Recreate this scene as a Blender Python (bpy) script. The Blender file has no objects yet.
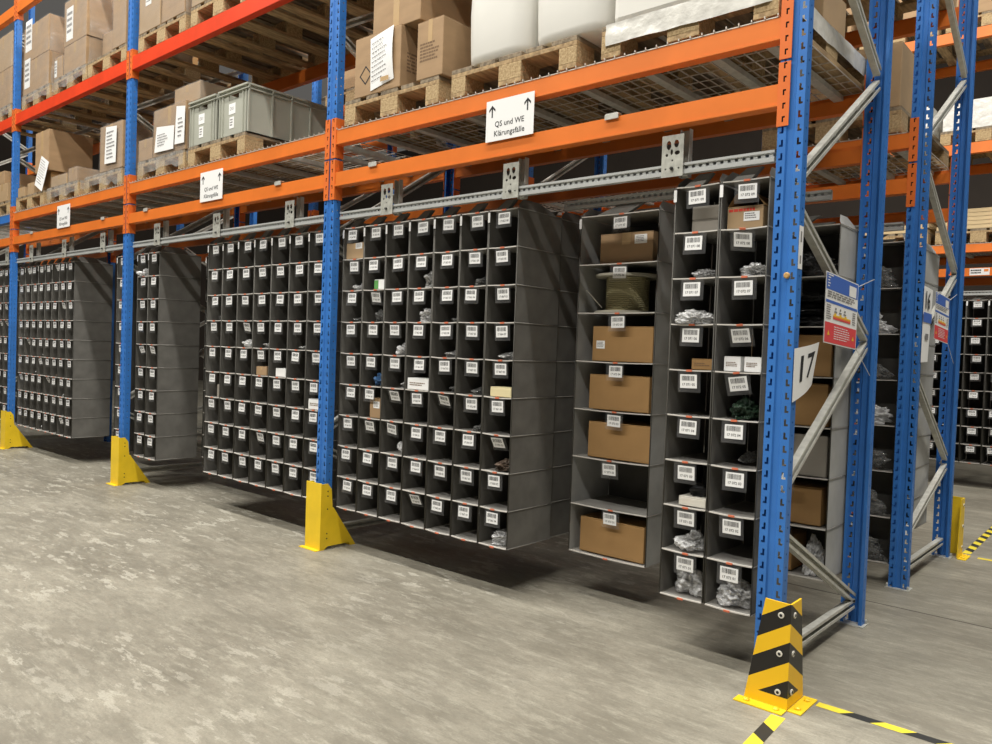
import bpy, bmesh, math, random
from mathutils import Vector, Matrix, noise
random.seed(7)
C = bpy.context.scene.collection
D = bpy.data
PI = math.pi

# ------------------------------------------------------------------ materials
def srgb(r, g, b):
    f = lambda c: (c/255/12.92) if c/255 <= .04045 else ((c/255+.055)/1.055)**2.4
    return (f(r), f(g), f(b), 1)

def mth(nt, op, *a):
    n = nt.nodes.new('ShaderNodeMath'); n.operation = op
    for i, v in enumerate(a):
        if isinstance(v, (int, float)): n.inputs[i].default_value = v
        else: nt.links.new(v, n.inputs[i])
    return n.outputs[0]

def mat(name, col, rough=.6, metal=0, var=0, scale=20, bump=0, stretch=(1, 1, 1), spec=.4, col2=None, detail=4):
    m = D.materials.new(name); m.use_nodes = True
    nt = m.node_tree; b = nt.nodes['Principled BSDF']
    b.inputs['Base Color'].default_value = col
    b.inputs['Roughness'].default_value = rough
    b.inputs['Metallic'].default_value = metal
    b.inputs['Specular IOR Level'].default_value = spec
    if var or bump:
        tc = nt.nodes.new('ShaderNodeTexCoord'); mp = nt.nodes.new('ShaderNodeMapping')
        mp.inputs['Scale'].default_value = stretch
        nt.links.new(tc.outputs['Object'], mp.inputs['Vector'])
        nz = nt.nodes.new('ShaderNodeTexNoise'); nz.inputs['Scale'].default_value = scale
        nz.inputs['Detail'].default_value = detail
        nt.links.new(mp.outputs['Vector'], nz.inputs['Vector'])
        if var:
            rp = nt.nodes.new('ShaderNodeValToRGB')
            c2 = col2 or tuple([c*(1-var) for c in col[:3]]+[1])
            rp.color_ramp.elements[0].position = .35; rp.color_ramp.elements[1].position = .65
            rp.color_ramp.elements[0].color = c2
            rp.color_ramp.elements[1].color = tuple([min(1, c*(1+var*.3)) for c in col[:3]]+[1]) if not col2 else col
            nt.links.new(nz.outputs['Fac'], rp.inputs['Fac'])
            nt.links.new(rp.outputs['Color'], b.inputs['Base Color'])
        if bump:
            bp = nt.nodes.new('ShaderNodeBump'); bp.inputs['Strength'].default_value = bump
            bp.inputs['Distance'].default_value = .01
            nt.links.new(nz.outputs['Fac'], bp.inputs['Height']); nt.links.new(bp.outputs['Normal'], b.inputs['Normal'])
    return m

def perforate_or_darken(m, fn, dark=False):
    """see-through holes, or painted slot shade if dark, where fn(nt,x,y,z) (object space) is 1"""
    nt = m.node_tree; b = nt.nodes['Principled BSDF']; out = nt.nodes['Material Output']
    tc = nt.nodes.new('ShaderNodeTexCoord'); s = nt.nodes.new('ShaderNodeSeparateXYZ')
    nt.links.new(tc.outputs['Object'], s.inputs[0])
    k = fn(nt, *s.outputs[:3])
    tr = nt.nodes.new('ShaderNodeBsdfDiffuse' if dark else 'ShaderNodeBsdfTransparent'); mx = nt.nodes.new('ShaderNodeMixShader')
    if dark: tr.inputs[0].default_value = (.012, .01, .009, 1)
    nt.links.new(k, mx.inputs[0]); nt.links.new(b.outputs[0], mx.inputs[1]); nt.links.new(tr.outputs[0], mx.inputs[2])
    nt.links.new(mx.outputs[0], out.inputs['Surface'])
    return m

def band(nt, v, a, b):   # 1 when a<v<b
    return mth(nt, 'MULTIPLY', mth(nt, 'GREATER_THAN', v, a), mth(nt, 'LESS_THAN', v, b))

def post_holes(nt, x, y, z):
    zz = mth(nt, 'FLOORED_MODULO', z, .05)
    ax = mth(nt, 'ABSOLUTE', x)
    front = mth(nt, 'LESS_THAN', mth(nt, 'ABSOLUTE', y), .002)
    stem = mth(nt, 'MULTIPLY', band(nt, ax, .026, .034), band(nt, zz, .010, .036))
    foot = mth(nt, 'MULTIPLY', band(nt, ax, .026, .041), band(nt, zz, .010, .018))
    f = mth(nt, 'MULTIPLY', front, mth(nt, 'MAXIMUM', stem, foot))
    dz = mth(nt, 'SUBTRACT', zz, .025); dy = mth(nt, 'SUBTRACT', y, .026)
    r = mth(nt, 'ADD', mth(nt, 'MULTIPLY', dz, dz), mth(nt, 'MULTIPLY', dy, dy))
    sd = mth(nt, 'MULTIPLY', mth(nt, 'LESS_THAN', r, .004**2), mth(nt, 'GREATER_THAN', ax, .047))
    return mth(nt, 'MAXIMUM', f, sd)

def rail_holes(nt, x, y, z):
    xx = mth(nt, 'FLOORED_MODULO', x, .031)
    return mth(nt, 'MULTIPLY', band(nt, xx, .009, .022), mth(nt, 'MULTIPLY', band(nt, z, .0205, .0315), mth(nt, 'LESS_THAN', y, .012)))

def conn_slot_shade(nt, x, y, z):
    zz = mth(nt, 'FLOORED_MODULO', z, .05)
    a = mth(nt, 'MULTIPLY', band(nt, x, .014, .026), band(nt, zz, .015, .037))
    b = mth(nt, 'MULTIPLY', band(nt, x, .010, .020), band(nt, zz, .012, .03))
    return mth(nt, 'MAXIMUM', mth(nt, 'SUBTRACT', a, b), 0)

def plate_holes(nt, x, y, z):
    k = None
    for cx, cz, rx, rz in ((-.018, .128, .011, .019), (.017, .132, .011, .016), (-.004, .099, .006, .012), (.022, .094, .012, .009), (-.026, .088, .006, .006), (.0, .064, .004, .004), (.03, .03, .004, .004), (-.03, .03, .004, .004)):
        dx = mth(nt, 'MULTIPLY', mth(nt, 'SUBTRACT', x, cx), 1/rx); dz = mth(nt, 'MULTIPLY', mth(nt, 'SUBTRACT', z, cz), 1/rz)
        c = mth(nt, 'LESS_THAN', mth(nt, 'ADD', mth(nt, 'MULTIPLY', dx, dx), mth(nt, 'MULTIPLY', dz, dz)), 1.0)
        k = c if k is None else mth(nt, 'MAXIMUM', k, c)
    return k

def film(name, alpha, col=(.85, .86, .85, 1), rough=.12, scale=14, bump=.6, stretch=(1, 1, 1)):
    m = mat(name, col, rough, 0, 0, scale, bump, stretch, spec=.8)
    nt = m.node_tree; b = nt.nodes['Principled BSDF']; out = nt.nodes['Material Output']
    tr = nt.nodes.new('ShaderNodeBsdfTransparent'); mx = nt.nodes.new('ShaderNodeMixShader')
    nz = nt.nodes.new('ShaderNodeTexNoise'); nz.inputs['Scale'].default_value = scale*.6
    tc = nt.nodes.new('ShaderNodeTexCoord'); nt.links.new(tc.outputs['Object'], nz.inputs['Vector'])
    k = mth(nt, 'MULTIPLY_ADD', mth(nt, 'POWER', nz.outputs['Fac'], 2), alpha*2.4, alpha*.35)
    nt.links.new(k, mx.inputs[0]); nt.links.new(tr.outputs[0], mx.inputs[1]); nt.links.new(b.outputs[0], mx.inputs[2])
    nt.links.new(mx.outputs[0], out.inputs['Surface'])
    return m

M = {}
M['blue'] = mat('blue_paint', srgb(54, 116, 192), .42, 0, .12, 6, spec=.45)
M['blue_perf'] = perforate_or_darken(mat('blue_perforated', srgb(54, 116, 192), .42, 0, .12, 6, spec=.45), post_holes)
M['orange'] = mat('orange_paint', srgb(220, 117, 42), .42, 0, .08, 5)
M['red_orange'] = mat('red_orange_paint', srgb(222, 66, 28), .42, 0, .1, 5)
M['conn'] = perforate_or_darken(mat('orange_connector', srgb(222, 112, 46), .45, 0, .08, 8), conn_slot_shade, dark=True)  # slots stay solid, painted near-black for the shade inside them
M['galv'] = mat('galvanised_steel', srgb(198, 197, 188), .42, .25, .16, 30)
M['galv_plate'] = perforate_or_darken(mat('galvanised_plate', srgb(190, 190, 180), .42, .3, .2, 40), plate_holes)
M['rail'] = perforate_or_darken(mat('aluminium_rail', srgb(188, 190, 187), .36, .25, .06, 10), rail_holes)
M['wire'] = mat('zinc_wire', srgb(205, 196, 184), .45, .3)
M['dark_steel'] = mat('dark_steel', srgb(60, 60, 58), .5, .5)
M['brass'] = mat('plug_tan', srgb(190, 150, 90), .5)
M['fabric'] = mat('grey_fabric', srgb(112, 110, 105), .8, 0, .16, 9, .12, spec=.2)
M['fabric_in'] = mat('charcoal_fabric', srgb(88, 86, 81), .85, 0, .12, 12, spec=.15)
M['fabric_light'] = mat('light_grey_fabric', srgb(168, 168, 165), .7, 0, .12, 8, .1)
M['hem'] = mat('pale_hem', srgb(196, 192, 184), .7)
M['shelf'] = mat('shelf_fabric', srgb(140, 137, 131), .75, 0, .1, 10)
M['pouch'] = film('clear_pouch', .05, (.5, .5, .5, 1), .2, 8, .1)
M['paper'] = mat('white_paper', srgb(232, 232, 230), .7)
M['paper_warm'] = mat('cream_paper', srgb(214, 210, 198), .7)
M['ink'] = mat('black_ink', srgb(34, 34, 36), .7)
M['ink_soft'] = mat('grey_ink', srgb(120, 118, 118), .8)
M['clip'] = mat('orange_clip', srgb(206, 112, 80), .6)
M['yellow'] = mat('yellow_paint', srgb(240, 202, 40), .42, 0, .1, 7)
M['card'] = mat('cardboard', srgb(164, 135, 101), .8, 0, .12, 5, stretch=(1, 1, 3))
M['card_dark'] = mat('cardboard_dark', srgb(160, 124, 78), .8, 0, .12, 5)
M['card_pale'] = mat('cardboard_pale', srgb(170, 143, 108), .8, 0, .12, 5)
M['tape'] = mat('packing_tape', srgb(190, 160, 118), .25, 0, .1, 9, spec=.6)
M['print'] = mat('brown_print', srgb(116, 92, 68), .8)
M['wood'] = mat('pallet_wood', srgb(186, 158, 116), .8, 0, .35, 7, .2, stretch=(6, 1, 6), col2=srgb(136, 112, 80))
M['wood_grey'] = mat('weathered_board', srgb(152, 136, 112), .85, 0, .35, 7, .2, stretch=(6, 1, 6), col2=srgb(104, 92, 76))
M['chip'] = mat('chipboard_block', srgb(190, 166, 126), .9, 0, .35, 90, .3, col2=srgb(152, 127, 90))
M['lumber'] = mat('pale_lumber', srgb(206, 182, 140), .8, 0, .2, 6, .1, stretch=(1, 8, 8))
M['white_plastic'] = mat('white_plastic', srgb(218, 216, 208), .4, 0, .04, 3)
M['white_film'] = mat('white_film', srgb(220, 218, 210), .25, 0, .14, 14, .7, spec=.6)
M['crate'] = mat('grey_green_plastic', srgb(172, 173, 160), .45, 0, .06, 6)
M['wrap'] = film('stretch_wrap', .2, (.55, .53, .5, 1), .2, scale=7, bump=1.0)
M['wrap_skirt'] = film('skirt_film', .3, (.62, .61, .58, 1), .2, scale=12, bump=.9)
M['bag'] = film('clear_bag', .5, (.95, .95, .94, 1), scale=16, rough=.15)
M['bag_dark'] = film('smoky_bag', .5, (.22, .22, .21, 1), .15, 24)
M['bag_grey'] = film('grey_bag', .75, (.5, .5, .48, 1), .2, 24)
M['bag_brown'] = mat('brown_bag', srgb(104, 88, 74), .4, 0, .3, 30, .6)
M['bag_blue'] = mat('blue_bag', srgb(70, 112, 160), .35, 0, .2, 20, .5)
M['bag_green'] = mat('green_bag', srgb(40, 62, 44), .25, 0, .4, 30, .8)
M['black_film'] = mat('black_foil', srgb(40, 40, 40), .22, 0, .3, 18, .9, spec=.7)
M['cable'] = mat('beige_cable', srgb(158, 150, 116), .5, 0, .1, 4)
M['reel'] = mat('reel_flange', srgb(172, 168, 152), .6)
M['greybox'] = mat('grey_board', srgb(146, 140, 130), .75, 0, .06, 5)
M['green_print'] = mat('green_print', srgb(90, 150, 80), .6)
M['red_print'] = mat('red_print', srgb(200, 60, 44), .6)
M['yellowish'] = mat('pale_yellow_card', srgb(216, 204, 160), .7)
M['sign_blue'] = mat('sign_blue', srgb(70, 108, 190), .5)
M['sign_red'] = mat('sign_red', srgb(222, 76, 80), .5)
M['sign_yellow'] = mat('sign_yellow', srgb(240, 196, 60), .5)
M['sign_orange'] = mat('sign_orange', srgb(226, 132, 60), .5)
M['red_plastic'] = mat('red_plastic', srgb(150, 54, 46), .5)
M['tape_yellow'] = mat('floor_tape_yellow', srgb(226, 206, 60), .5, 0, .1, 30)
M['tape_black'] = mat('floor_tape_black', srgb(44, 44, 42), .5)
M['wall'] = mat('shaded_wall_panel', srgb(60, 52, 45), .8, 0, .1, 2)  # dark brown stands in for unlit depth behind the racks

def striped():
    m = mat('striped_guard', srgb(238, 190, 30), .4)
    nt = m.node_tree; b = nt.nodes['Principled BSDF']
    tc = nt.nodes.new('ShaderNodeTexCoord'); s = nt.nodes.new('ShaderNodeSeparateXYZ')
    nt.links.new(tc.outputs['Object'], s.inputs[0])
    x, y, z = s.outputs[:3]   # object origin sits on the fold: u = distance from the fold
    u = mth(nt, 'ADD', mth(nt, 'ABSOLUTE', x), mth(nt, 'ABSOLUTE', y))
    v = mth(nt, 'ADD', z, mth(nt, 'MULTIPLY', u, .62))
    k = mth(nt, 'LESS_THAN', mth(nt, 'FLOORED_MODULO', mth(nt, 'SUBTRACT', v, .04), .138), .072)
    k = mth(nt, 'MULTIPLY', k, mth(nt, 'GREATER_THAN', z, .045))
    mx = nt.nodes.new('ShaderNodeMix'); mx.data_type = 'RGBA'
    mx.inputs[6].default_value = srgb(238, 190, 30); mx.inputs[7].default_value = srgb(34, 32, 30)
    nt.links.new(k, mx.inputs[0]); nt.links.new(mx.outputs[2], b.inputs['Base Color'])
    return m
M['striped'] = striped()

def concrete():
    m = D.materials.new('worn_concrete'); m.use_nodes = True
    nt = m.node_tree; b = nt.nodes['Principled BSDF']
    tc = nt.nodes.new('ShaderNodeTexCoord')
    def nz(scale, st, det=6, rough=.6, rot=0):
        mp = nt.nodes.new('ShaderNodeMapping'); mp.inputs['Scale'].default_value = st; mp.inputs['Rotation'].default_value = (0, 0, rot)
        nt.links.new(tc.outputs['Object'], mp.inputs['Vector'])
        n = nt.nodes.new('ShaderNodeTexNoise'); n.inputs['Scale'].default_value = scale
        n.inputs['Detail'].default_value = det; n.inputs['Roughness'].default_value = rough
        nt.links.new(mp.outputs['Vector'], n.inputs['Vector']); return n.outputs['Fac']
    def ramp(f, a, c):
        r = nt.nodes.new('ShaderNodeMapRange'); r.inputs[1].default_value = a; r.inputs[2].default_value = c
        nt.links.new(f, r.inputs[0]); return r.outputs[0]
    def mix(fac, a, c):
        x = nt.nodes.new('ShaderNodeMix'); x.data_type = 'RGBA'
        nt.links.new(fac, x.inputs[0])
        for i, v in ((6, a), (7, c)):
            if isinstance(v, tuple): x.inputs[i].default_value = v
            else: nt.links.new(v, x.inputs[i])
        return x.outputs[2]
    sp = nt.nodes.new('ShaderNodeSeparateXYZ'); nt.links.new(tc.outputs['Object'], sp.inputs[0])
    worn = nt.nodes.new('ShaderNodeMapRange'); worn.inputs[1].default_value = -.5; worn.inputs[2].default_value = -1.7
    nt.links.new(sp.outputs[0], worn.inputs[0]); worn = worn.outputs[0]      # paint is flaking on this stretch of the aisle
    c = mix(ramp(nz(1.3, (.7, 1.2, 1), 9, .68), .38, .64), srgb(118, 113, 100), srgb(158, 153, 138))
    c = mix(mth(nt, 'MULTIPLY', ramp(nz(4.5, (.5, 1.5, 1), 12, .8), .44, .60), .6), c, srgb(112, 108, 96))
    c = mix(mth(nt, 'MULTIPLY', ramp(nz(13, (.4, 1.4, 1), 12, .8), .50, .62), .5), c, srgb(172, 168, 152))
    c = mix(mth(nt, 'MULTIPLY', ramp(nz(40, (.5, 1.2, 1), 8, .8), .50, .64), .45), c, srgb(106, 101, 90))
    reg = mth(nt, 'MULTIPLY', ramp(nz(.6, (1, 1, 1), 3), .40, .54), worn)
    c = mix(mth(nt, 'MULTIPLY', mth(nt, 'MULTIPLY', ramp(nz(9, (.5, 1.4, 1), 10, .7), .555, .575), reg), .62), c, srgb(186, 182, 168))
    c = mix(mth(nt, 'MULTIPLY', ramp(nz(16, (.1, 2.4, 1), 8, .7), .62, .68), .35), c, srgb(180, 176, 161))
    c = mix(mth(nt, 'MULTIPLY', ramp(nz(11, (.14, 2.4, 1), 9, .75), .60, .66), .45), c, srgb(94, 89, 79))
    c = mix(mth(nt, 'MULTIPLY', ramp(nz(3.1, (1.5, .3, 1), 9, .75), .62, .68), .35), c, srgb(100, 95, 85))
    c = mix(mth(nt, 'MULTIPLY', ramp(nz(120, (1, 1, 1), 4, .7), .45, .65), .35), c, srgb(112, 107, 96))
    nt.links.new(c, b.inputs['Base Color'])
    r = nt.nodes.new('ShaderNodeMapRange'); r.inputs[3].default_value = .42; r.inputs[4].default_value = .62
    nt.links.new(nz(3, (1, 1, 1)), r.inputs[0]); nt.links.new(r.outputs[0], b.inputs['Roughness'])
    b.inputs['Specular IOR Level'].default_value = .35
    bp = nt.nodes.new('ShaderNodeBump'); bp.inputs['Strength'].default_value = .12; bp.inputs['Distance'].default_value = .01
    nt.links.new(nz(30, (1, 1, 1)), bp.inputs['Height']); nt.links.new(bp.outputs['Normal'], b.inputs['Normal'])
    return m
M['floor'] = concrete()

# ------------------------------------------------------------------ helpers
def bx(bm, x0, x1, y0, y1, z0, z1, mi=0, bev=0):
    vs = [bm.verts.new((x, y, z)) for x in (x0, x1) for y in (y0, y1) for z in (z0, z1)]
    fs = []
    for q in ((0, 1, 3, 2), (4, 6, 7, 5), (0, 4, 5, 1), (2, 3, 7, 6), (0, 2, 6, 4), (1, 5, 7, 3)):
        f = bm.faces.new([vs[i] for i in q]); f.material_index = mi; fs.append(f)
    if bev:
        es = list({e for f in fs for e in f.edges})
        bmesh.ops.bevel(bm, geom=es, offset=bev, segments=2, affect='EDGES', profile=.6)
    return vs

def quad(bm, pts, mi=0):
    f = bm.faces.new([bm.verts.new(p) for p in pts]); f.material_index = mi; return f

def bar(bm, p, q, w, h, mi=0, up=(0, 0, 1)):
    p, q = Vector(p), Vector(q); d = (q-p).normalized(); s = d.cross(Vector(up))
    if s.length < 1e-4: s = Vector((1, 0, 0))
    s.normalize(); u = s.cross(d)
    vs = [bm.verts.new(e+s*a*w/2+u*b*h/2) for e in (p, q) for a, b in ((-1, -1), (1, -1), (1, 1), (-1, 1))]
    for k in ((0, 1, 2, 3), (7, 6, 5, 4), (0, 4, 5, 1), (1, 5, 6, 2), (2, 6, 7, 3), (3, 7, 4, 0)):
        bm.faces.new([vs[i] for i in k]).material_index = mi

def lathe(bm, prof, n=24, ax=None, mi=0, center=(0, 0, 0)):
    rings = []
    for r, z in prof:
        rings.append([bm.verts.new((center[0]+r*math.cos(2*PI*i/n), center[1]+r*math.sin(2*PI*i/n), center[2]+z)) for i in range(n)])
    for a, b in zip(rings, rings[1:]):
        for i in range(n): bm.faces.new((a[i], a[(i+1) % n], b[(i+1) % n], b[i])).material_index = mi
    bm.faces.new(rings[0][::-1]).material_index = mi; bm.faces.new(rings[-1]).material_index = mi

def mesh(name, bm, mats, smooth=False):
    me = D.meshes.new(name)
    bmesh.ops.recalc_face_normals(bm, faces=bm.faces)
    bm.to_mesh(me); bm.free()
    for m in (mats if isinstance(mats, (list, tuple)) else [mats]): me.materials.append(M[m] if isinstance(m, str) else m)
    if smooth:
        for p in me.polygons: p.use_smooth = True
    return me

def put(name, me, parent=None, loc=(0, 0, 0), rot=(0, 0, 0), scale=(1, 1, 1)):
    o = D.objects.new(name, me); C.objects.link(o)
    o.location = loc; o.rotation_euler = rot; o.scale = scale
    if parent: o.parent = parent
    return o

def obj(name, bm, mats, parent=None, loc=(0, 0, 0), rot=(0, 0, 0), smooth=False):
    return put(name, mesh(name, bm, mats, smooth), parent, loc, rot)

def tag(o, label, cat, group=None):
    n = len(label.replace(',', ' ').split())
    assert 4 <= n <= 16, (n, label)
    o['label'] = label; o['category'] = cat; o['kind'] = 'thing'
    if group: o['group'] = group
    return o

def thing(name, label, cat, loc=(0, 0, 0), rz=0, group=None):
    o = D.objects.new(name, None); C.objects.link(o); o.empty_display_size = .1
    o.location = loc; o.rotation_euler = (0, 0, rz)
    return tag(o, label, cat, group)

def struct(name, bm, m):
    o = obj(name, bm, m); o['kind'] = 'structure'; return o

def BM(): return bmesh.new()

CACHE = {}
def cached(key, fn):
    if key not in CACHE: CACHE[key] = fn()
    return CACHE[key]

def text_bm(bm, s, size, place, mi=0, align='CENTER', bold=0):
    """adds flat lettering; place maps (u,v) -> 3D point"""
    cu = D.curves.new('lettering', 'FONT'); cu.body = s; cu.size = size; cu.align_x = align; cu.align_y = 'CENTER'
    cu.resolution_u = 2; cu.offset = bold
    o = D.objects.new('lettering', cu); C.objects.link(o)
    dg = bpy.context.evaluated_depsgraph_get(); dg.update()
    me = D.meshes.new_from_object(o.evaluated_get(dg))
    vs = [bm.verts.new(place(v.co.x, v.co.y)) for v in me.vertices]
    for p in me.polygons:
        try: bm.faces.new([vs[i] for i in p.vertices]).material_index = mi
        except ValueError: pass
    D.objects.remove(o); D.curves.remove(cu); D.meshes.remove(me)

def print_rows(bm, place, w, h, rows, seed, mi=0, fill=.8, gap=.5):
    """rows of small word-sized marks (print too small to read)"""
    rnd = random.Random(seed); dh = h/rows
    for r in range(rows):
        u = 0; end = w*(fill+rnd.random()*(1-fill)); v1 = h-r*dh; v0 = v1-dh*(1-gap)
        while u < end:
            l = min(end-u, w*rnd.uniform(.05, .16))
            quad(bm, [place(u, v0), place(u+l, v0), place(u+l, v1), place(u, v1)], mi); u += l+w*.025

# ------------------------------------------------------------------ dimensions (metres)
L, W, DP, DT = 2.819, .098, 1.0805, .0486     # bay pitch, post width, rack depth, post depth
LV = [(2.2133, 2.2998), (2.4641, 2.5512), (3.498, 3.612), (4.69, 4.805)]
DECK = LV[1][1]+.006
DECK2 = LV[2][1]+.003
GAP = .7834
YC = DP+GAP                                   # front of the rack behind
YF = 6.5                                      # front of the rack across the far aisle
HT = 6.0

# ------------------------------------------------------------------ setting
b = BM(); bx(b, -22, 7, -6, 14, -.2, 0); struct('floor', b, 'floor')
b = BM(); bx(b, -22, 7, 13.8, 14, 0, 7.5); struct('wall_back', b, 'wall')
b = BM(); bx(b, -22.2, -22, -6, 14, 0, 7.5); struct('wall_left', b, 'wall')
b = BM(); bx(b, -20, 6.5, 1.494, 1.503, 0, .0012); struct('trim_1', b, mat('joint_filler', srgb(92, 88, 80), .9))

# ------------------------------------------------------------------ upright frames
def post_mesh():
    b = BM()
    pr = [(-.034, DT), (-.049, DT), (-.049, 0), (-.016, 0), (-.011, .007), (.011, .007), (.016, 0), (.049, 0), (.049, DT), (.034, DT)]
    lo = [b.verts.new((x, y, .006)) for x, y in pr]; hi = [b.verts.new((x, y, HT)) for x, y in pr]
    for i in range(len(pr)-1): b.faces.new((lo[i], lo[i+1], hi[i+1], hi[i]))
    return mesh('upright', b, 'blue_perf')
PM = post_mesh()
def cchan(p, q, w=.045, d=.03, t=.004):
    b = BM(); p, q = Vector(p), Vector(q); dd = (q-p).normalized(); u = Vector((1, 0, 0)).cross(dd)
    for e0, e1, off in (((-t/2), t/2, 0),):
        pass
    X = Vector((1, 0, 0))
    def slab(x0, x1, a, c):
        vs = [b.verts.new(e+X*xx+u*uu) for e in (p, q) for xx, uu in ((x0, a), (x1, a), (x1, c), (x0, c))]
        for k in ((0, 1, 2, 3), (7, 6, 5, 4), (0, 4, 5, 1), (1, 5, 6, 2), (2, 6, 7, 3), (3, 7, 4, 0)): b.faces.new([vs[i] for i in k])
    slab(-d/2, -d/2+t, -w/2, w/2); slab(-d/2+t, d/2, -w/2, -w/2+t); slab(-d/2+t, d/2, w/2-t, w/2)
    slab(d/2-t, d/2, -w/2+t, -w/2+.013); slab(d/2-t, d/2, w/2-.013, w/2-t)
    return b
def frame(name_lab, X, Y, zig):
    """X = right side of the posts; zig = heights of brace nodes, alternately (front, rear)"""
    t = thing('rack_upright', name_lab, 'rack frame', (X-W/2, Y, 0), 0, 'blue upright frames of the pallet racks')
    put('upright_post', PM, t); r = put('upright_post', PM, t, (0, DP, 0), (0, 0, PI))
    for y in (DT/2, DP-DT/2):
        b = BM(); bx(b, -.062, .062, y-.045, y+.045, 0, .006)
        for sx in (-.054, .054): lathe(b, [(.007, .006), (.007, .02), (.004, .026)], 8, center=(sx, y+.03*(1 if y > .5 else -1), 0))
        obj('base_plate', b, 'galv', t)
    yf, yr = .045, DP-.045
    b = cchan((0, yf, .105), (0, yr, .105)); obj('brace', b, 'galv', t)
    for (a, za), (c, zc) in zip(zig, zig[1:]):
        ya, yc = (yf if a == 'f' else yr), (yf if c == 'f' else yr)
        b = cchan((0, ya, za), (0, yc, zc)); obj('brace', b, 'galv', t)
    return t
Z1 = [('r', .13), ('f', .60), ('f', .74), ('r', 1.34), ('r', 1.38), ('f', 1.87), ('f', 1.93), ('r', 2.57), ('r', 2.63), ('f', 3.15), ('f', 3.2), ('r', 3.8), ('r', 3.85), ('f', 4.4), ('f', 4.45), ('r', 5.0)]
def zigs(z): return [p for p in z]
def frame2(lab, X, Y, z):
    t = frame(lab, X, Y, [z[0], z[1]])
    yf, yr = .045, DP-.045
    for (a, za), (c, zc) in list(zip(z, z[1:]))[1:]:
        if a == c: continue
        b = cchan((0, yf if a == 'f' else yr, za), (0, yf if c == 'f' else yr, zc)); obj('brace', b, 'galv', t)
    return t
Z2 = [('r', .60), ('f', .20), ('f', .33), ('r', .62)]
Z2 = [('f', .26), ('r', .60), ('r', .66), ('f', 1.25), ('f', 1.30), ('r', 1.84), ('r', 1.88), ('f', 2.44), ('f', 2.5), ('r', 3.10), ('r', 3.15), ('f', 3.7), ('f', 3.75), ('r', 4.3), ('r', 4.35), ('f', 4.9)]
f17 = frame2('blue rack end frame wearing the black 17 sign, striped guard at its foot', 0, 0, Z1)
b = BM(); bx(b, W/2+.0005, W/2+.0015, .004, .044, 1.60, 1.76); bx(b, W/2+.0015, W/2+.002, .018, .03, 1.7, 1.74, 1); bx(b, W/2+.0015, W/2+.002, .018, .03, 1.62, 1.65, 1)
obj('sticker', b, ['paper', 'ink_soft'], f17)['label'] = 'white vertical sticker on the post side'
b = BM(); lathe(b, [(.012, 0), (.012, .004), (.008, .007)], 16); obj('cap_plug', b, 'brass', f17, (.012, 0, 1.575), (PI/2, 0, 0))['label'] = 'round tan plug on the post front'
frame2('blue rack frame behind the nearest plain yellow guard', -L, 0, Z1)
frame2('blue rack frame behind the middle plain yellow guard', -2*L, 0, Z1)
frame2('blue rack frame behind the leftmost plain yellow guard', -3*L, 0, Z1)
frame2('blue rack frame beyond the left edge of the long rack', -4*L, 0, Z1)
frame2('blue end frame of the second rack wearing the 16 sign', 0, YC, Z2)
frame2('second-rack blue frame hidden behind the nearest bin bank', -L, YC, Z2)
frame2('second-rack blue frame hidden behind the middle yellow guard', -2*L, YC, Z2)
frame2('second-rack blue frame far left behind the leftmost guard', -3*L, YC, Z2)
frame2('blue end frame of the rack across the far aisle', 0, YF, Z1)
frame2('inner blue frame of the rack across the far aisle', -L, YF, Z1)

# ------------------------------------------------------------------ beams with connectors
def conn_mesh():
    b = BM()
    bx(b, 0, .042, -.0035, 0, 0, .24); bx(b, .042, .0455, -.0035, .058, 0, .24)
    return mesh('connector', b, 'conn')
def beam_mesh(h, col, ln):
    b = BM()
    prof = [(0, .004), (0, h*.99), (.004, h), (.034, h), (.036, h-.018), (.05, h-.02), (.05, 0), (.004, 0)]
    a = [b.verts.new((0, y, z)) for y, z in prof]; c = [b.verts.new((ln, y, z)) for y, z in prof]
    n = len(prof)
    for i in range(n): b.faces.new((a[i], a[(i+1) % n], c[(i+1) % n], c[i]))
    b.faces.new(a[::-1]); b.faces.new(c)
    bx(b, 0, ln, -.004, 0, .002, .009)
    return mesh('beam', b, col)
CM = cached('conn', conn_mesh)
def beam(label, bay, Y, lv, rear=False, col='orange'):
    z0, z1 = LV[lv]; h = z1-z0; x0 = -bay*L+.004; x1 = -(bay-1)*L-W-.004
    t = thing('rack_beam', label, 'rack beam', ((x0+x1)/2, Y, z0), 0, 'load beams of the pallet racks')
    ln = x1-x0
    bm_ = cached(('beam', lv >= 2, col), lambda: beam_mesh(h, col, ln))
    s = -1 if rear else 1
    put('beam', bm_, t, (-ln/2, 0, 0), scale=(1, s, 1))
    cz = h/2-.12
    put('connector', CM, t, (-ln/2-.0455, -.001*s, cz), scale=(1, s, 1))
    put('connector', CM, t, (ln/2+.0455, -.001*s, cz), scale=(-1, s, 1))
    return t
BAYN = {1: 'nearest bay', 2: 'second bay', 3: 'third bay', 4: 'far-left bay'}
LVN = ['rail-carrying', 'lower loading', 'upper loading', 'topmost']
for bay in (1, 2, 3, 4):
    for lv in range(4):
        col = {(2, 2): 'red_orange', (1, 2): 'red_orange', (3, 2): 'red_orange', (4, 2): 'red_orange', (4, 1): 'blue'}.get((bay, lv), 'orange')
        cn = {'red_orange': 'red-orange', 'blue': 'blue', 'orange': 'orange'}[col]
        beam(f'{cn} {LVN[lv]} front beam across the {BAYN[bay]} of the long rack', bay, 0, lv, False, col)
        beam(f'orange {LVN[lv]} rear beam across the {BAYN[bay]} of the long rack', bay, DP, lv, True)
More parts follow.
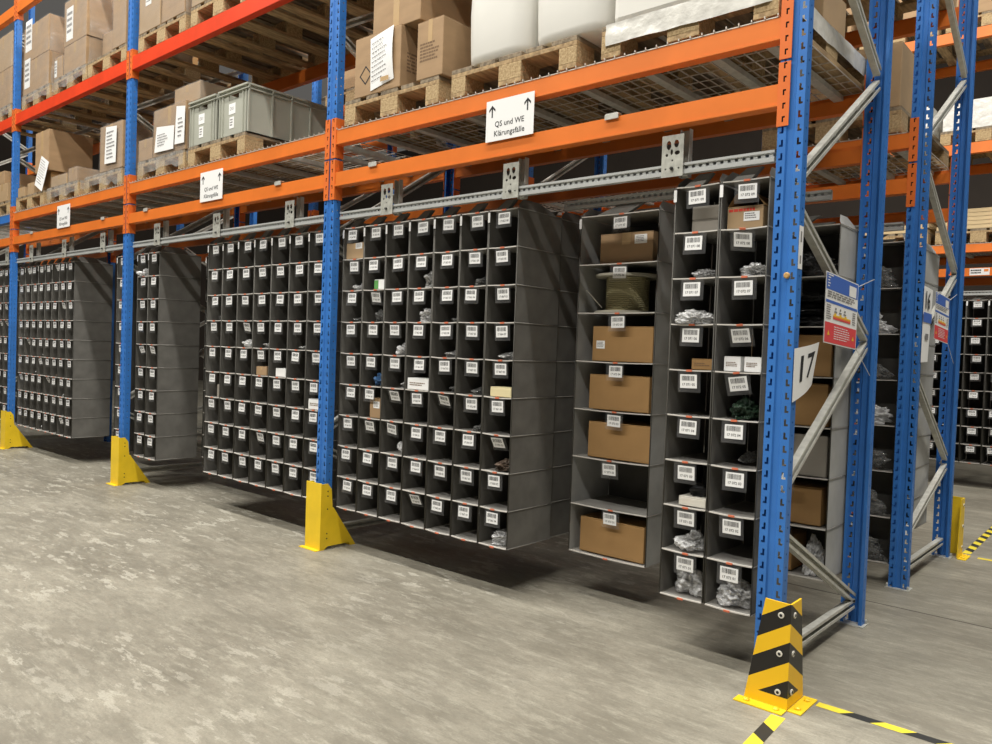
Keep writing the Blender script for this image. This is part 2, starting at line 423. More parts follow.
for bay in (1, 2, 3):
    for lv in range(4):
        beam(f'orange {LVN[lv]} front beam, {BAYN[bay]} of the second rack', bay, YC, lv)
        beam(f'orange {LVN[lv]} rear beam, {BAYN[bay]} of the second rack', bay, YC+DP, lv, True)
for lv in range(4):
    beam(f'orange {LVN[lv]} front beam of the rack across the far aisle', 1, YF, lv, False)
    beam(f'orange {LVN[lv]} rear beam of the rack across the far aisle', 1, YF+DP, lv, True)

# ------------------------------------------------------------------ wire decks
def deck_parts():
    b = BM(); ln = L-W-.03
    n = 52
    for i in range(n+1):
        x = -ln/2+ln*i/n; bx(b, x-.002, x+.002, -.006, DP-.02, 0, .004)
        bx(b, x-.0022, x+.0022, -.008, -.004, 0, .009)
    for j in range(12):
        y = .0+j*(DP-.03)/11; bx(b, -ln/2, ln/2, y-.002, y+.002, -.004, 0)
    m1 = mesh('wire_grid', b, 'wire')
    b = BM(); bx(b, -.022, .022, .052, DP-.052, -.03, -.0275); bx(b, -.022, -.0195, .052, DP-.052, -.0275, -.005); bx(b, .0195, .022, .052, DP-.052, -.0275, -.005)
    m2 = mesh('support_bar', b, 'galv')
    return m1, m2
DK = deck_parts()
def deck(label, bay, Y, z):
    t = thing('wire_deck', label, 'wire shelf', (-bay*L-W/2+L/2, Y, z), 0, 'galvanised wire decks on the load beams')
    put('wire_grid', DK[0], t, (0, 0, .003))
    for x in (-1.22, -.86, -.45, -.09, .32, .68, 1.0, 1.24): put('support_bar', DK[1], t, (x, 0, 0))
for bay in (1, 2, 3, 4): deck(f'galvanised wire deck on the lower loading beams of the {BAYN[bay]}', bay, 0, LV[1][1]+.001)
for bay in (1, 2): deck(f'galvanised wire deck inside the second rack, {BAYN[bay]}', bay, YC, LV[1][1]+.001)
deck('galvanised wire deck in the rack across the far aisle', 1, YF, LV[1][1]+.001)

# ------------------------------------------------------------------ bin rails and their brackets
def rail_mesh(ln):
    b = BM()
    prof = [(0, 0), (0, .016), (.006, .018), (.006, .033), (0, .035), (0, .045), (.03, .045), (.03, 0)]
    a = [b.verts.new((0, y, z)) for y, z in prof]; c = [b.verts.new((ln, y, z)) for y, z in prof]
    n = len(prof)
    for i in range(n): b.faces.new((a[i], a[(i+1) % n], c[(i+1) % n], c[i]))
    return mesh('bin_rail', b, 'rail')
def rail(label, x0, x1, y, z=2.017):
    tag(put('bin_rail', rail_mesh(x1-x0), None, (x0, y, z)), label, 'rail', 'slotted rails carrying the hanging bins')
for bay in (1, 2, 3, 4):
    rail(f'silver slotted front rail under the orange beam, {BAYN[bay]}', -bay*L+.02, -(bay-1)*L-W-.02, .03)
rail('second slotted rail set back behind the nearest front rail', -1.40, -.16, .42, 2.008)
rail('innermost slotted rail ending beside the 17 frame', -2.6, -.16, .80, 2.008)
rail('slotted bin rail at the front of the second rack', -2.7, -.12, YC+.03)
rail('slotted bin rail of the rack across the far aisle', -2.7, -.12, YF+.03)
def bracket_parts():
    b = BM(); bx(b, -.05, .05, -.0015, .0015, -.004, .17, 0)
    p = mesh('plate', b, 'galv_plate')
    b = BM(); bx(b, -.022, .022, .028, .031, 0, .20); bx(b, -.022, -.019, .003, .028, 0, .20); bx(b, .019, .022, .003, .028, 0, .20)
    c = mesh('channel', b, 'galv')
    b = BM(); lathe(b, [(.008, 0), (.008, .008), (.005, .012)], 6); k = mesh('bolt', b, 'dark_steel')
    return p, c, k
BP = bracket_parts()
bxs = [(676, -.55), (511, -1.435), (388, -2.36), (287, -3.32), (214, -4.24), (154, -5.17), (100, -6.21), (61, -7.1), (28, -7.98), (4, -8.72)]
wh = ['right end of the nearest bay', 'middle of the nearest bay', 'left end of the nearest bay', 'right end of the second bay', 'middle of the second bay', 'left end of the second bay',
      'right end of the third bay', 'middle of the third bay', 'left end of the third bay', 'right end of the far-left bay']
for (px, x), w_ in zip(bxs, wh):
    t = thing('rail_bracket', f'galvanised rail bracket with cut-outs at the {w_}', 'bracket', (x, .024, 2.012), 0, 'brackets hanging the bin rail from the beam')
    put('plate', BP[0], t); put('channel', BP[1], t, (.03, .042, 0)); put('bolt', BP[2], t, (0, -.0015, .03), (PI/2, 0, 0))
# white end clips on the lower beams
k = 0
for x, w_ in ((-.84, 'right half of the nearest'), (-2.46, 'left end of the nearest'), (-3.42, 'right end of the second'), (-5.32, 'left end of the second'), (-6.15, 'right end of the third'), (-7.9, 'left end of the third')):
    b = BM(); bx(b, -.035, .035, -.006, .0, -.012, .012, 0, .002); bx(b, -.03, .03, -.006, .03, .012, .015)
    tag(obj('beam_clip', b, 'galv', None, (x, -.004, LV[0][1]+.0)), f'small pale metal clip on the lower beam, {w_} bay', 'clip', 'metal clips on the lower beams')

# ------------------------------------------------------------------ labels for the bins
def label_mesh(txt):
    b = BM(); w, h = .076, .057
    bx(b, -w/2, w/2, -.0006, 0, -h, 0, 0)
    rnd = random.Random(txt); u = -w/2+.008; y = -.0009
    while u < w/2-.01:
        l = rnd.choice((.0008, .0012, .002)); quad(b, [(u, y, -.026), (u+l, y, -.026), (u+l, y, -.006), (u, y, -.006)], 1); u += l+rnd.choice((.0008, .0012, .0018))
    text_bm(b, txt, .0145, lambda p, q: (p, y, -.042+q), 1, bold=.0002)
    return mesh('label', b, ['paper', 'ink'])
def pouch_mesh():
    b = BM(); bx(b, -.051, .051, 0, .0008, -.088, 0, 0)
    return mesh('label_holder', b, 'pouch')
def clip_mesh():
    b = BM(); bx(b, -.013, .013, -.0025, .002, -.003, .0055, 0, .001); return mesh('clip', b, 'clip')

# ------------------------------------------------------------------ hanging bin columns
def panel_mesh(d, h, n, p, side, exposed, light):
    """side panel; local x=0 is the outer face, inner face towards -side"""
    b = BM(); NZ, NY = n*4, 8
    rnd = random.Random(f'{d}{n}{side}{exposed}')
    amp = .007 if exposed else .0012
    ph = [rnd.uniform(0, 6) for _ in range(6)]
    def P(j, i):
        y = d*j/NY; z = h*i/NZ
        cell = math.sin(PI*(z/p % 1))
        xx = amp*(.35*cell*math.sin(PI*j/NY)*math.sin(ph[0]+z*3) + .4*math.sin(ph[1]+y*14+z*1.7)*cell)
        return (side*(-.0035+min(xx, .0028) if exposed else -.0035+xx), y, z)
    g = [[b.verts.new(P(j, i)) for i in range(NZ+1)] for j in range(NY+1)]
    for j in range(NY):
        for i in range(NZ): b.faces.new((g[j][i], g[j+1][i], g[j+1][i+1], g[j][i+1])).material_index = 0
    bx(b, -side*.0056, -side*.0014, -.001, .003, 0, h, 3)
    if exposed:
        for i in range(n+1): bx(b, side*-.0012, side*.0004, 0, d, i*p-.0022, i*p+.0022, 2)
        # flap folded up to the rail
        pts = [(-.004, d*.02, h+.016), (-.002, d*.15, h+.05), (-.001, d*.5, h+.052), (-.003, d*.78, h+.02), (-.004, d*.98, h)]
        lo = [b.verts.new((side*(-.0035), y, h-.002)) for x, y, z in pts]
        hi = [b.verts.new((side*(x-.006-.016*abs(math.sin(k))), y, z+.001)) for k, (x, y, z) in enumerate(pts)]
        for k in range(4): b.faces.new((lo[k], lo[k+1], hi[k+1], hi[k]))
    return mesh('side_panel', b, [light, 'shelf', 'shelf', 'fabric_in'], True)
def shelf_mesh(w, d, seed):
    b = BM(); N = 8; rnd = random.Random(seed); s = rnd.uniform(.002, .006)
    def P(i, j):
        x = -w/2+.007+(w-.014)*i/N; y = d*j/4
        return (x, y, -s*math.sin(PI*i/N)*(.6+.4*math.sin(PI*j/4)))
    g = [[b.verts.new(P(i, j)) for j in range(5)] for i in range(N+1)]
    for i in range(N):
        for j in range(4): b.faces.new((g[i][j], g[i+1][j], g[i+1][j+1], g[i][j+1]))
    for i in range(N):
        a, c = P(i, 0), P(i+1, 0)
        quad(b, [(a[0], -.0015, a[2]-.003), (c[0], -.0015, c[2]-.003), (c[0], -.0015, c[2]+.0022), (a[0], -.0015, a[2]+.0022)], 1)
        quad(b, [(a[0], -.0015, a[2]+.0022), (c[0], -.0015, c[2]+.0022), (c[0], .006, c[2]+.0022), (a[0], .006, a[2]+.0022)], 1)
    return mesh('shelf', b, ['shelf', 'hem'])
def strap_mesh(w):
    b = BM()
    P = [(-w*.3, 0, 0), (w*.1, 0, 0), (w*.28, .02, .05), (-w*.02, .02, .05), (w*.1, .03, 0), (w*.28, .042, .05)]
    v = [b.verts.new(p) for p in P]
    b.faces.new([v[k] for k in (0, 1, 2, 3)]); b.faces.new([v[k] for k in (1, 4, 5, 2)])
    return mesh('hanging_strap', b, 'fabric')
def tab_mesh():
    b = BM(); bx(b, -.007, .007, -.004, -.003, -.05, 0); return mesh('tab', b, 'paper')

TXT = [f'17 0{k} 0{j}' for k, j in ((63, 4), (64, 7), (58, 2), (61, 9), (55, 5), (67, 3), (52, 8), (49, 1))]
def column(label, xc, w, Y, z0, d=.36, n=9, p=.19, texts=None, exposed=(0, 0), light='fabric', group=None, seed=0, hide=()):
    rnd = random.Random(seed+1000*abs(xc)); h = n*p
    t = thing('hanging_organiser', label, 'hanging organiser', (xc, Y, z0), 0, group or 'hanging fabric bin columns')
    for s, e in ((-1, exposed[0]), (1, exposed[1])):
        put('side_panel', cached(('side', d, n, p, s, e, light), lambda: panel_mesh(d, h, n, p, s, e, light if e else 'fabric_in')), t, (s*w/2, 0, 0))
    def back():
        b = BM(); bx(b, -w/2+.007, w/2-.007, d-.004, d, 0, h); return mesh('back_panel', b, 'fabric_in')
    put('back_panel', cached(('back', w, d, h), back), t)
    for i in range(n+1):
        k = rnd.randrange(4); put('shelf', cached(('shelf', w, d, k), lambda: shelf_mesh(w, d, k)), t, (0, 0, i*p))
    for i in range(n):
        txt = texts[n-1-i] if texts else rnd.choice(TXT)
        if seed >= 60 or rnd.random() < .88: tilt, ry = rnd.uniform(-.04, .07), rnd.uniform(-.03, .03)
        else: tilt, ry = rnd.uniform(.15, .5), rnd.uniform(-.14, .14)
        if light == 'none': tilt = ry = 0
        x = rnd.uniform(-.012, .014)+w*.03
        o = put('label_holder', cached('pouch', pouch_mesh), t, (x, -.004, (i+1)*p-.004), (tilt, ry, 0))
        put('label', cached(('lab', txt), lambda: label_mesh(txt)), o, (rnd.uniform(-.005, .006), -.0006, -.014))
        put('clip', cached('clip', clip_mesh), o, (0, 0, 0))
    put('clip', cached('clip', clip_mesh), t, (0, -.003, -.006))
    for y_ in (0, .2): put('hanging_strap', cached(('strap', w), lambda: strap_mesh(w)), t, (0, y_, h))
    put('tab', cached('tab', tab_mesh), t, (-w/2+.004, -.001, h-.01))
    return t

ORD = ['rightmost', 'second from right', 'third from right', 'fourth from right', 'fifth from right', 'sixth from right', 'seventh from right', 'eighth from right']
CELLS = {}
def bank(key, where, xr, n, w, Y, z0, p=.19, texts=None, d=.36, rows=9, light='fabric', grp=None, skip=()):
    """n columns running left from x = xr"""
    for i in range(n):
        if i in skip: continue
        xc = xr-w*(i+.5)
        column(f'grey fabric bin column, {ORD[i-len([q for q in skip if q < i])]} in {where}', xc, w, Y, z0, d, rows, p, texts(i) if texts else None,
               (1 if i == n-1 else 0, 1 if i == 0 else 0), light, grp or 'fabric bin columns along the long rack', i)
        for r in range(rows): CELLS[(key, n-1-i, r)] = (xc, Y, z0+(rows-1-r)*p+.003, w, d, p)
ZB = .258
bank('B', 'bank right of nearest plain yellow guard', -1.412, 7, .199, .07, ZB)
bank('C', 'bank left of nearest plain yellow guard', -2.955, 7, .212, .075, ZB+.006)
bank('E', 'narrow bank at the middle yellow guard', -5.215, 4, .2, .075, ZB-.004, skip=(2,))
bank('F', 'bank right of leftmost yellow guard', -6.965, 8, .19, .075, ZB+.004)
bank('G', 'bank left of leftmost yellow guard', -8.60, 4, .19, .075, ZB+.01)
bank('S', 'dark bank set behind nearest big bank', -1.43, 2, .24, .45, ZB, rows=9)
bank('T', 'dark bank set back behind second bay', -4.46, 3, .24, .46, ZB)
bank('U', 'dark bank set back in third bay', -6.05, 3, .24, .46, ZB)
bank('H', 'bank across the far aisle', -.03, 5, .2, YF+.05, ZB, skip=(0,), grp='fabric bin columns across the far aisle', light='fabric')
# the two columns next to the 17 post
for i, (xc, num, lab) in enumerate(((-.4425, 71, 'grey fabric bin column with clear bags, left of the pair beside the 17 post'), (-.2365, 72, 'grey fabric bin column against the 17 post, right one of the pair'))):
    column(lab, xc, .204, .05, .25, .36, 9, .1905, [f'17 0{num} 0{9-k}' for k in range(9)], (1, 1), 'fabric', 'fabric bin columns along the long rack', 50+i)
    for r in range(9): CELLS[('A', i, r)] = (xc, .05, .25+(8-r)*.1905+.003, .204, .36, .1905)
# wide columns
column('wide grey fabric column holding brown cartons and a cable reel', -1.045, .462, .405, .232, .36, 7, .2465, [f'17 073 0{7-k}' for k in range(7)], (1, 1), 'fabric_light', 'wide hanging fabric columns', 60)
for r in range(7): CELLS[('W', 0, r)] = (-1.045, .405, .232+(6-r)*.2465+.003, .462, .36, .2465)
column('wide grey fabric column seen inside the 17 frame behind the diagonal braces', -.335, .462, .80, .245, .29, 7, .235, [f'17 074 0{7-k}' for k in range(7)], (1, 1), 'fabric_light', 'wide hanging fabric columns', 61)
for r in range(7): CELLS[('V', 0, r)] = (-.335, .80, .245+(6-r)*.235+.003, .462, .29, .235)
column('wide grey fabric column between the 17 frame and the 16 frame', -.34, .462, YC+.05, 0.12, .14, 7, .262, [f'16 074 0{7-k}' for k in range(7)], (1, 1), 'fabric_light', 'wide hanging fabric columns', 62)
for r in range(7): CELLS[('X', 0, r)] = (-.34, YC+.05, .12+(6-r)*.262+.003, .462, .14, .262)
column('wide grey fabric column behind the 16 sign', -.33, .462, YC+.50, .25, .36, 9, .19, None, (1, 1), 'fabric_light', 'wide hanging fabric columns', 63)

# ------------------------------------------------------------------ cartons, boxes, bags
def carton_body(w, d, h, m):
    b = BM(); bx(b, -w/2, w/2, 0, d, 0, h-.004, 0, min(.004, w*.03))
    g = .002
    bx(b, -w/2+.001, w/2-.001, .001, d/2-g, h-.0035, h); bx(b, -w/2+.001, w/2-.001, d/2+g, d-.001, h-.0035, h)
    return mesh('box_body', b, m)
def carton(label, x, y, z, w, d, h, m='card', tape=True, sticker=None, rz=0, group=None, name='cardboard_box', cat='box', prints=0, wrap=False, bigtape=False, side_print=0):
    t = thing(name, label, cat, (x, y, z), rz, group)
    put('box_body', carton_body(w, d, h, m), t)
    if tape:
        tw = min(.05, w*.16); b = BM()
        bx(b, -tw/2, tw/2, -.0008, -.0002, h*.62, h); bx(b, -tw/2, tw/2, -.0008, d, h+.0003, h+.0009)
        if bigtape: bx(b, -tw/2, tw/2, -.0008, -.0002, 0, h*.62)
        obj('tape', b, 'tape', t)
    if sticker:
        u, v, sw, sh = sticker; b = BM(); x0 = -w/2+u*w; z0 = v*h
        bx(b, x0, x0+sw, -.0012, -.0003, z0, z0+sh, 0)
        print_rows(b, lambda p, q: (x0+.1*sw+p, -.0016, z0+.15*sh+q), sw*.8, sh*.7, 4, label, 1)
        obj('sticker', b, ['paper', 'ink_soft'], t)
    if prints:
        b = BM(); print_rows(b, lambda p, q: (-w*.38+p, -.0008, h*.28+q), w*.76, h*.34, prints, label, 0, .6)
        obj('printing', b, 'print', t)
    if side_print:
        b = BM(); print_rows(b, lambda p, q: (w/2+.0008, d*.12+p, h*.25+q), d*.7, h*.34, side_print, label+'s', 0, .6)
        obj('printing', b, 'print', t)
    if wrap: put('stretch_wrap', wrap_mesh(w, d, h, len(label)), t)
    return t
def wrap_mesh(w, d, h, seed, skirt=.0):
    b = BM(); NX = 10; NZ = 8
    off = Vector((seed*3.1, seed*1.7, 0))
    def pt(u, v):
        per = 2*(w+d); s = u*per
        if s < w: x, y, nx, ny = -w/2+s, 0, 0, -1
        elif s < w+d: x, y, nx, ny = w/2, s-w, 1, 0
        elif s < 2*w+d: x, y, nx, ny = w/2-(s-w-d), d, 0, 1
        else: x, y, nx, ny = -w/2, d-(s-2*w-d), -1, 0
        z = -skirt+v*(h+.004+skirt); k = .003+.007*max(0, noise.noise(Vector((x*9, y*9, z*7))+off)+.3)
        return (x+nx*k, y+ny*k, z)
    N = 48
    g = [[b.verts.new(pt(i/N, j/NZ)) for j in range(NZ+1)] for i in range(N)]
    for i in range(N):
        for j in range(NZ): b.faces.new((g[i][j], g[(i+1) % N][j], g[(i+1) % N][j+1], g[i][j+1]))
    return mesh('stretch_wrap', b, 'wrap', True)
def bag_mesh(k):
    b = BM(); bmesh.ops.create_icosphere(b, subdivisions=5, radius=1)
    o = Vector((k*7.3, k*3.1, k*1.9))
    for v in b.verts:
        c = v.co.copy(); n = noise.noise(c*1.3+o)*.5-abs(noise.noise(c*2.6+o))*.55-abs(noise.noise(c*5.5+o))*.28-abs(noise.noise(c*12+o))*.05
        v.co = c*(1.0+n); v.co.z = max(v.co.z, -.55)
    zs = [v.co.z for v in b.verts]; xs = [v.co.x for v in b.verts]; ys = [v.co.y for v in b.verts]
    for v in b.verts:
        v.co = Vector(((v.co.x-min(xs))/(max(xs)-min(xs))-.5, (v.co.y-min(ys))/(max(ys)-min(ys)), (v.co.z-min(zs))/(max(zs)-min(zs))))
    me = D.meshes.new('bag'); b.to_mesh(me); b.free()
    for q in me.polygons: q.use_smooth = True
    return me
def bag(label, x, y, z, w, d, h, m='bag', k=0, rz=0, name='plastic_bag', cat='bag', group=None):
    me = cached(('bag', k), lambda: bag_mesh(k)); key = ('bagm', k, m)
    if key not in CACHE:
        c = me.copy(); c.materials.append(M[m]); CACHE[key] = c
    return tag(put(name, CACHE[key], None, (x, y, z), (0, 0, rz), (w, d, h)), label, cat, group)

def in_cell(key, c, r): return CELLS[(key, c, r)]
ROW = ['top', 'second', 'third', 'fourth', 'middle', 'sixth', 'seventh', 'eighth', 'bottom']
NB = 'nearest bin bank'
def cell_bag(key, c, r, lab, m='bag', k=0, fw=.8, fh=.4, dx=0, out=0, d=.2, dz=0, group='bags lying in the fabric bins'):
    x, y, z, w, dd, p = in_cell(key, c, r)
    bag(lab, x+dx*w, y+.012-out, z+dz, w*fw*.9, d, p*fh, m, k, group=group)
def cell_box(key, c, r, lab, fw, fh, m='card', dx=0, dy=.03, d=.16, sticker=None, tape=True, **kw):
    x, y, z, w, dd, p = in_cell(key, c, r)
    return carton(lab, x+dx*w, y+dy, z, w*fw, d, p*fh, m, tape, sticker, **kw)

# nearest big bank (B)
CN = ['leftmost', 'second', 'third', 'fourth', 'fifth', 'sixth', 'rightmost']
cell_box('B', 0, 0, 'brown box with white sticker, top left cell of nearest big bank', .82, .5, 'card_pale', .0, .01, .2, (.55, .62, .06, .035))
cell_bag('B', 0, 1, 'shiny clear bag in second cell down, leftmost column of nearest big bank', 'bag', 1, .6, .3)
t = cell_box('B', 1, 1, 'small white and green box in second row of nearest big bank', .46, .3, 'paper', .2, .01, .1, None, False)
b = BM(); bx(b, -.046, -.01, -.001, -.0003, .002, .053); obj('green_panel', b, 'green_print', t)['label'] = 'green printed end'
cell_bag('B', 3, 1, 'tall grey bag hanging in second row, fourth column of nearest big bank', 'bag_grey', 2, .6, .62, .15)
cell_bag('B', 5, 1, 'dark clear bag in second row, sixth column of nearest big bank', 'bag_dark', 3, .6, .28, .1)
cell_bag('B', 0, 2, 'flat dark bag in third row, leftmost column of nearest big bank', 'bag_dark', 4, .7, .22, .1)
cell_bag('B', 1, 2, 'dark rounded bag in third row, second column of nearest big bank', 'bag_dark', 5, .8, .42, .05)
cell_bag('B', 3, 2, 'crumpled silver bag in third row, fourth column of nearest big bank', 'bag', 6, .8, .42, .0)
cell_bag('B', 4, 2, 'small dark bag in third row, fifth column of nearest big bank', 'bag_dark', 1, .4, .2, .25)
cell_bag('B', 2, 3, 'shiny crumpled bag in fourth row, third column of nearest big bank', 'bag', 3, .75, .4, .1)
cell_bag('B', 4, 3, 'grey folded bag in fourth row, fifth column of nearest big bank', 'bag_grey', 2, .8, .2, .1)
cell_bag('B', 6, 3, 'pale grey bag in fourth row, rightmost column of nearest big bank', 'bag_grey', 4, .85, .24, .05)
cell_bag('B', 1, 4, 'blue plastic bag in middle row of nearest big bank', 'bag_blue', 5, .75, .42, .08)
cell_bag('B', 2, 4, 'small grey bag beside the blue one in nearest big bank', 'bag_grey', 6, .45, .2, .25)
cell_box('B', 3, 4, 'white printed box in middle row of nearest big bank', .86, .34, 'paper', 0, .006, .12, None, False, prints=2)
cell_bag('B', 4, 4, 'small dark bag right of white box in nearest big bank', 'bag_dark', 2, .4, .24, .25)
cell_bag('B', 5, 4, 'dark bag left of pale yellow box in nearest big bank', 'bag_dark', 4, .65, .25, .1)
cell_box('B', 6, 4, 'pale yellow flat box in rightmost column of nearest big bank', .7, .26, 'yellowish', .08, .004, .1, None, False)
cell_box('B', 1, 5, 'brown box with white label below the blue bag', .55, .62, 'card', .15, .02, .14, (.3, .5, .055, .04))
cell_bag('B', 5, 5, 'dark bag in sixth row, sixth column of nearest big bank', 'bag_dark', 3, .6, .18, .2)
cell_bag('B', 2, 6, 'white and grey bag in seventh row, third column of nearest big bank', 'bag', 1, .5, .6, .25)
cell_bag('B', 6, 6, 'brown crumpled bag in seventh row, rightmost column of nearest big bank', 'bag_brown', 2, .75, .32, .05)
cell_bag('B', 6, 8, 'clear bag in bottom right cell of nearest big bank', 'bag', 6, .95, .36, 0)
# bank left of the nearest guard (C)
cell_bag('C', 2, 3, 'clear bag spilling from fourth row, third column left of nearest guard', 'bag', 5, .6, .3, .0, .03)
cell_bag('C', 3, 3, 'flat grey bag, fourth row, fourth column left of nearest guard', 'bag_grey', 2, .55, .25, .1)
cell_bag('C', 5, 3, 'white bag in fourth row, sixth column left of nearest guard', 'bag_grey', 4, .5, .22, .1)
cell_box('C', 3, 4, 'small brown box in middle row, bank left of nearest guard', .6, .32, 'card', 0, .01, .1)
cell_box('C', 4, 4, 'small white box in middle row, bank left of nearest guard', .55, .3, 'paper', .1, .01, .1, None, False)
cell_box('C', 6, 5, 'white printed box low behind the nearest guard post', .7, .34, 'paper', 0, .006, .1, None, False, prints=2)
cell_bag('C', 0, 2, 'small dark bag, third row, leftmost column left of nearest guard', 'bag_dark', 6, .4, .2, .2)
cell_box('C', 0, 5, 'narrow grey carton, sixth row, leftmost column left of nearest guard', .22, .5, 'greybox', .36, .01, .1, None, False)
# narrow bank (E), bank F
cell_bag('E', 2, 0, 'clear bag hanging out beside the middle blue post top', 'bag', 1, .75, .36, -.05, .06)
cell_bag('F', 6, 6, 'white paper-like bag low in bank right of leftmost guard', 'bag_grey', 3, .75, .2, .05)
cell_bag('F', 5, 5, 'tan bag in sixth row of bank right of leftmost guard', 'bag_brown', 4, .7, .25, .1)
cell_bag('F', 2, 5, 'clear bag in sixth row of bank right of leftmost guard', 'bag', 5, .7, .25, .1)
cell_bag('F', 3, 4, 'pale bag in middle row of bank right of leftmost guard', 'bag_grey', 2, .6, .25, .1)
cell_bag('F', 3, 8, 'clear bag in bottom row of bank right of leftmost guard', 'bag', 6, .7, .3, .1)
# pair beside the 17 post (A)
x, y, z, w, dd, p = in_cell('A', 0, 0)
carton('flat grey box in top left cell beside 17 post, lower of two', x+.02, y+.05, z, .13, .2, .055, 'greybox', False)
carton('flat grey box in top left cell beside 17 post, upper of two', x+.02, y+.05, z+.056, .13, .2, .055, 'greybox', False)
cell_bag('A', 0, 1, 'small clear bag, second cell down, left column beside 17 post', 'bag', 4, .55, .28)
cell_bag('A', 0, 2, 'white clear bag draping out of third cell, left column beside 17 post', 'bag', 3, .95, .34, -.02, .05)
cell_box('A', 0, 3, 'dark brown small box, fourth cell, left column beside 17 post', .5, .24, 'card_dark', .18, .04, .1, None, False, prints=2)
t = cell_box('A', 0, 6, 'white open tray with black foam, seventh cell beside 17 post', .6, .2, 'paper_warm', .12, .02, .14, None, False, name='open_tray', cat='tray')
cell_bag('A', 0, 6, 'black foam wad on white tray, seventh cell beside 17 post', 'black_film', 2, .55, .3, .14, -.03, .12, .0395)
cell_bag('A', 0, 7, 'glossy crumpled bag in eighth cell, left column beside 17 post', 'bag', 1, .85, .46, .0, .02)
cell_bag('A', 0, 8, 'large clear bag in bottom cell, left column beside 17 post', 'bag', 5, .88, .56, 0)
cell_bag('A', 1, 1, 'silvery bag in second cell, right column beside 17 post', 'bag', 6, .85, .3, .08)
for i, dx in enumerate((-.18, .24)):
    x, y, z, w, dd, p = in_cell('A', 1, 3)
    carton(('left' if i == 0 else 'right')+' one of two white paper-wrapped packs beside 17 post', x+dx*w, y+.03, z, .07, .12, .06, 'paper', False, prints=3, name='white_pack', cat='pack')
cell_bag('A', 1, 4, 'dark green bag in middle cell, right column beside 17 post', 'bag_green', 2, .8, .5, .06)
cell_bag('A', 1, 5, 'small clear bag in sixth cell, right column beside 17 post', 'bag', 4, .35, .25, -.1, -.1)
cell_bag('A', 1, 8, 'large clear bag in bottom cell, right column beside 17 post', 'bag', 3, .9, .55, 0)
x, y, z, w, dd, p = in_cell('A', 1, 0)
t = thing('open_carton', 'open brown carton with red print in top cell beside 17 post', 'box', (x-.01, y+.03, z))
put('box_body', carton_body(.15, .2, .09, 'card_pale'), t)
b = BM(); quad(b, [(-.075, .002, .09), (-.045, .01, .145), (-.045, .19, .145), (-.075, .198, .09)]); quad(b, [(.075, .002, .09), (.035, .01, .14), (.035, .19, .14), (.075, .198, .09)])
obj('flap', b, 'card_dark', t)
b = BM(); print_rows(b, lambda p_, q: (-.068+p_, -.0008, .07+q), .11, .011, 1, 'red', 0, .95, 0); obj('printing', b, 'red_print', t)['label'] = 'red printed line'
b = BM(); bx(b, -.005, .06, -.0014, -.0004, .03, .066); print_rows(b, lambda p_, q: (.0+p_, -.0018, .035+q), .05, .026, 3, 'st', 1); obj('sticker', b, ['paper', 'ink_soft'], t)

# wide column (W)
cell_box('W', 0, 0, 'brown taped carton on top shelf of the wide column', .66, .62, 'card', .05, .04, .24, (.66, .62, .07, .045))
x, y, z, w, dd, p = in_cell('W', 0, 1)
t = thing('cable_reel', 'beige cable reel on second shelf of the wide column', 'reel', (x-.04, y+.175, z))
b = BM(); lathe(b, [(.168, 0), (.168, .012)], 40); obj('flange', b, 'reel', t); b = BM(); lathe(b, [(.168, .188), (.168, .2)], 40); obj('flange', b, 'reel', t)
b = BM(); pr_ = [(.106, .012)]
for i in range(18): pr_ += [(.113, .012+.00978*(i+.5)), (.108, .012+.00978*(i+.97))]
lathe(b, pr_, 40); obj('cable_winding', b, 'cable', t)
b = BM(); bar(b, (-.09, -.10, .03), (-.17, -.13, .12), .005, .005); obj('cable_end', b, 'white_plastic', t)
cell_box('W', 0, 2, 'brown carton with small sticker on third shelf of the wide column', .76, .72, 'card_dark', .06, .03, .26, (.07, .36, .05, .04), False)
cell_box('W', 0, 3, 'plain brown carton on fourth shelf of the wide column', .76, .72, 'card_dark', .04, .03, .26, None, False)
cell_box('W', 0, 4, 'plain brown carton on fifth shelf of the wide column', .78, .74, 'card_dark', .06, .03, .26, None, False)
cell_box('W', 0, 6, 'brown carton with torn edge on bottom shelf of the wide column', .82, .72, 'card_dark', .02, .03, .26, None, False)
# column inside the 17 frame (V)
for k_ in range(4): 
    x, y, z, w, dd, p = in_cell('V', 0, 1)
    if k_ < 3: bag(f'{["lowest", "middle", "upper"][k_]} black folded foil sheet stacked inside the 17 frame', x+.03, y+.02, z+.06*k_, .38, .24, .058, 'black_film', k_, name='foil_pack', cat='foil')
x, y, z, w, dd, p = in_cell('V', 0, 0)
bag('black foil heap on top shelf inside the 17 frame', x+.03, y+.02, z, .38, .24, .15, 'black_film', 5, name='foil_pack', cat='foil')
cell_box('V', 0, 2, 'brown carton on third shelf inside the 17 frame', .84, .82, 'card_dark', .03, .02, .22, None, False)
for i, dx in enumerate((-.18, .24)): cell_box('V', 0, 3, ('left' if i == 0 else 'right')+' brown carton of two on fourth shelf inside the 17 frame', .38, .85, 'card_dark', dx, .02, .22, None, False)
cell_box('V', 0, 4, 'pale grey box on fifth shelf inside the 17 frame', .84, .82, 'greybox', .03, .02, .22, None, False)
cell_box('V', 0, 5, 'brown carton on sixth shelf inside the 17 frame', .76, .76, 'card_dark', .02, .045, .2, None, False)
cell_box('V', 0, 6, 'short brown carton on bottom shelf inside the 17 frame', .4, .7, 'card_dark', -.08, .05, .2, None, False)
cell_bag('V', 0, 6, 'clear bag with red print on bottom shelf inside the 17 frame', 'bag', 2, .3, .8, .33)

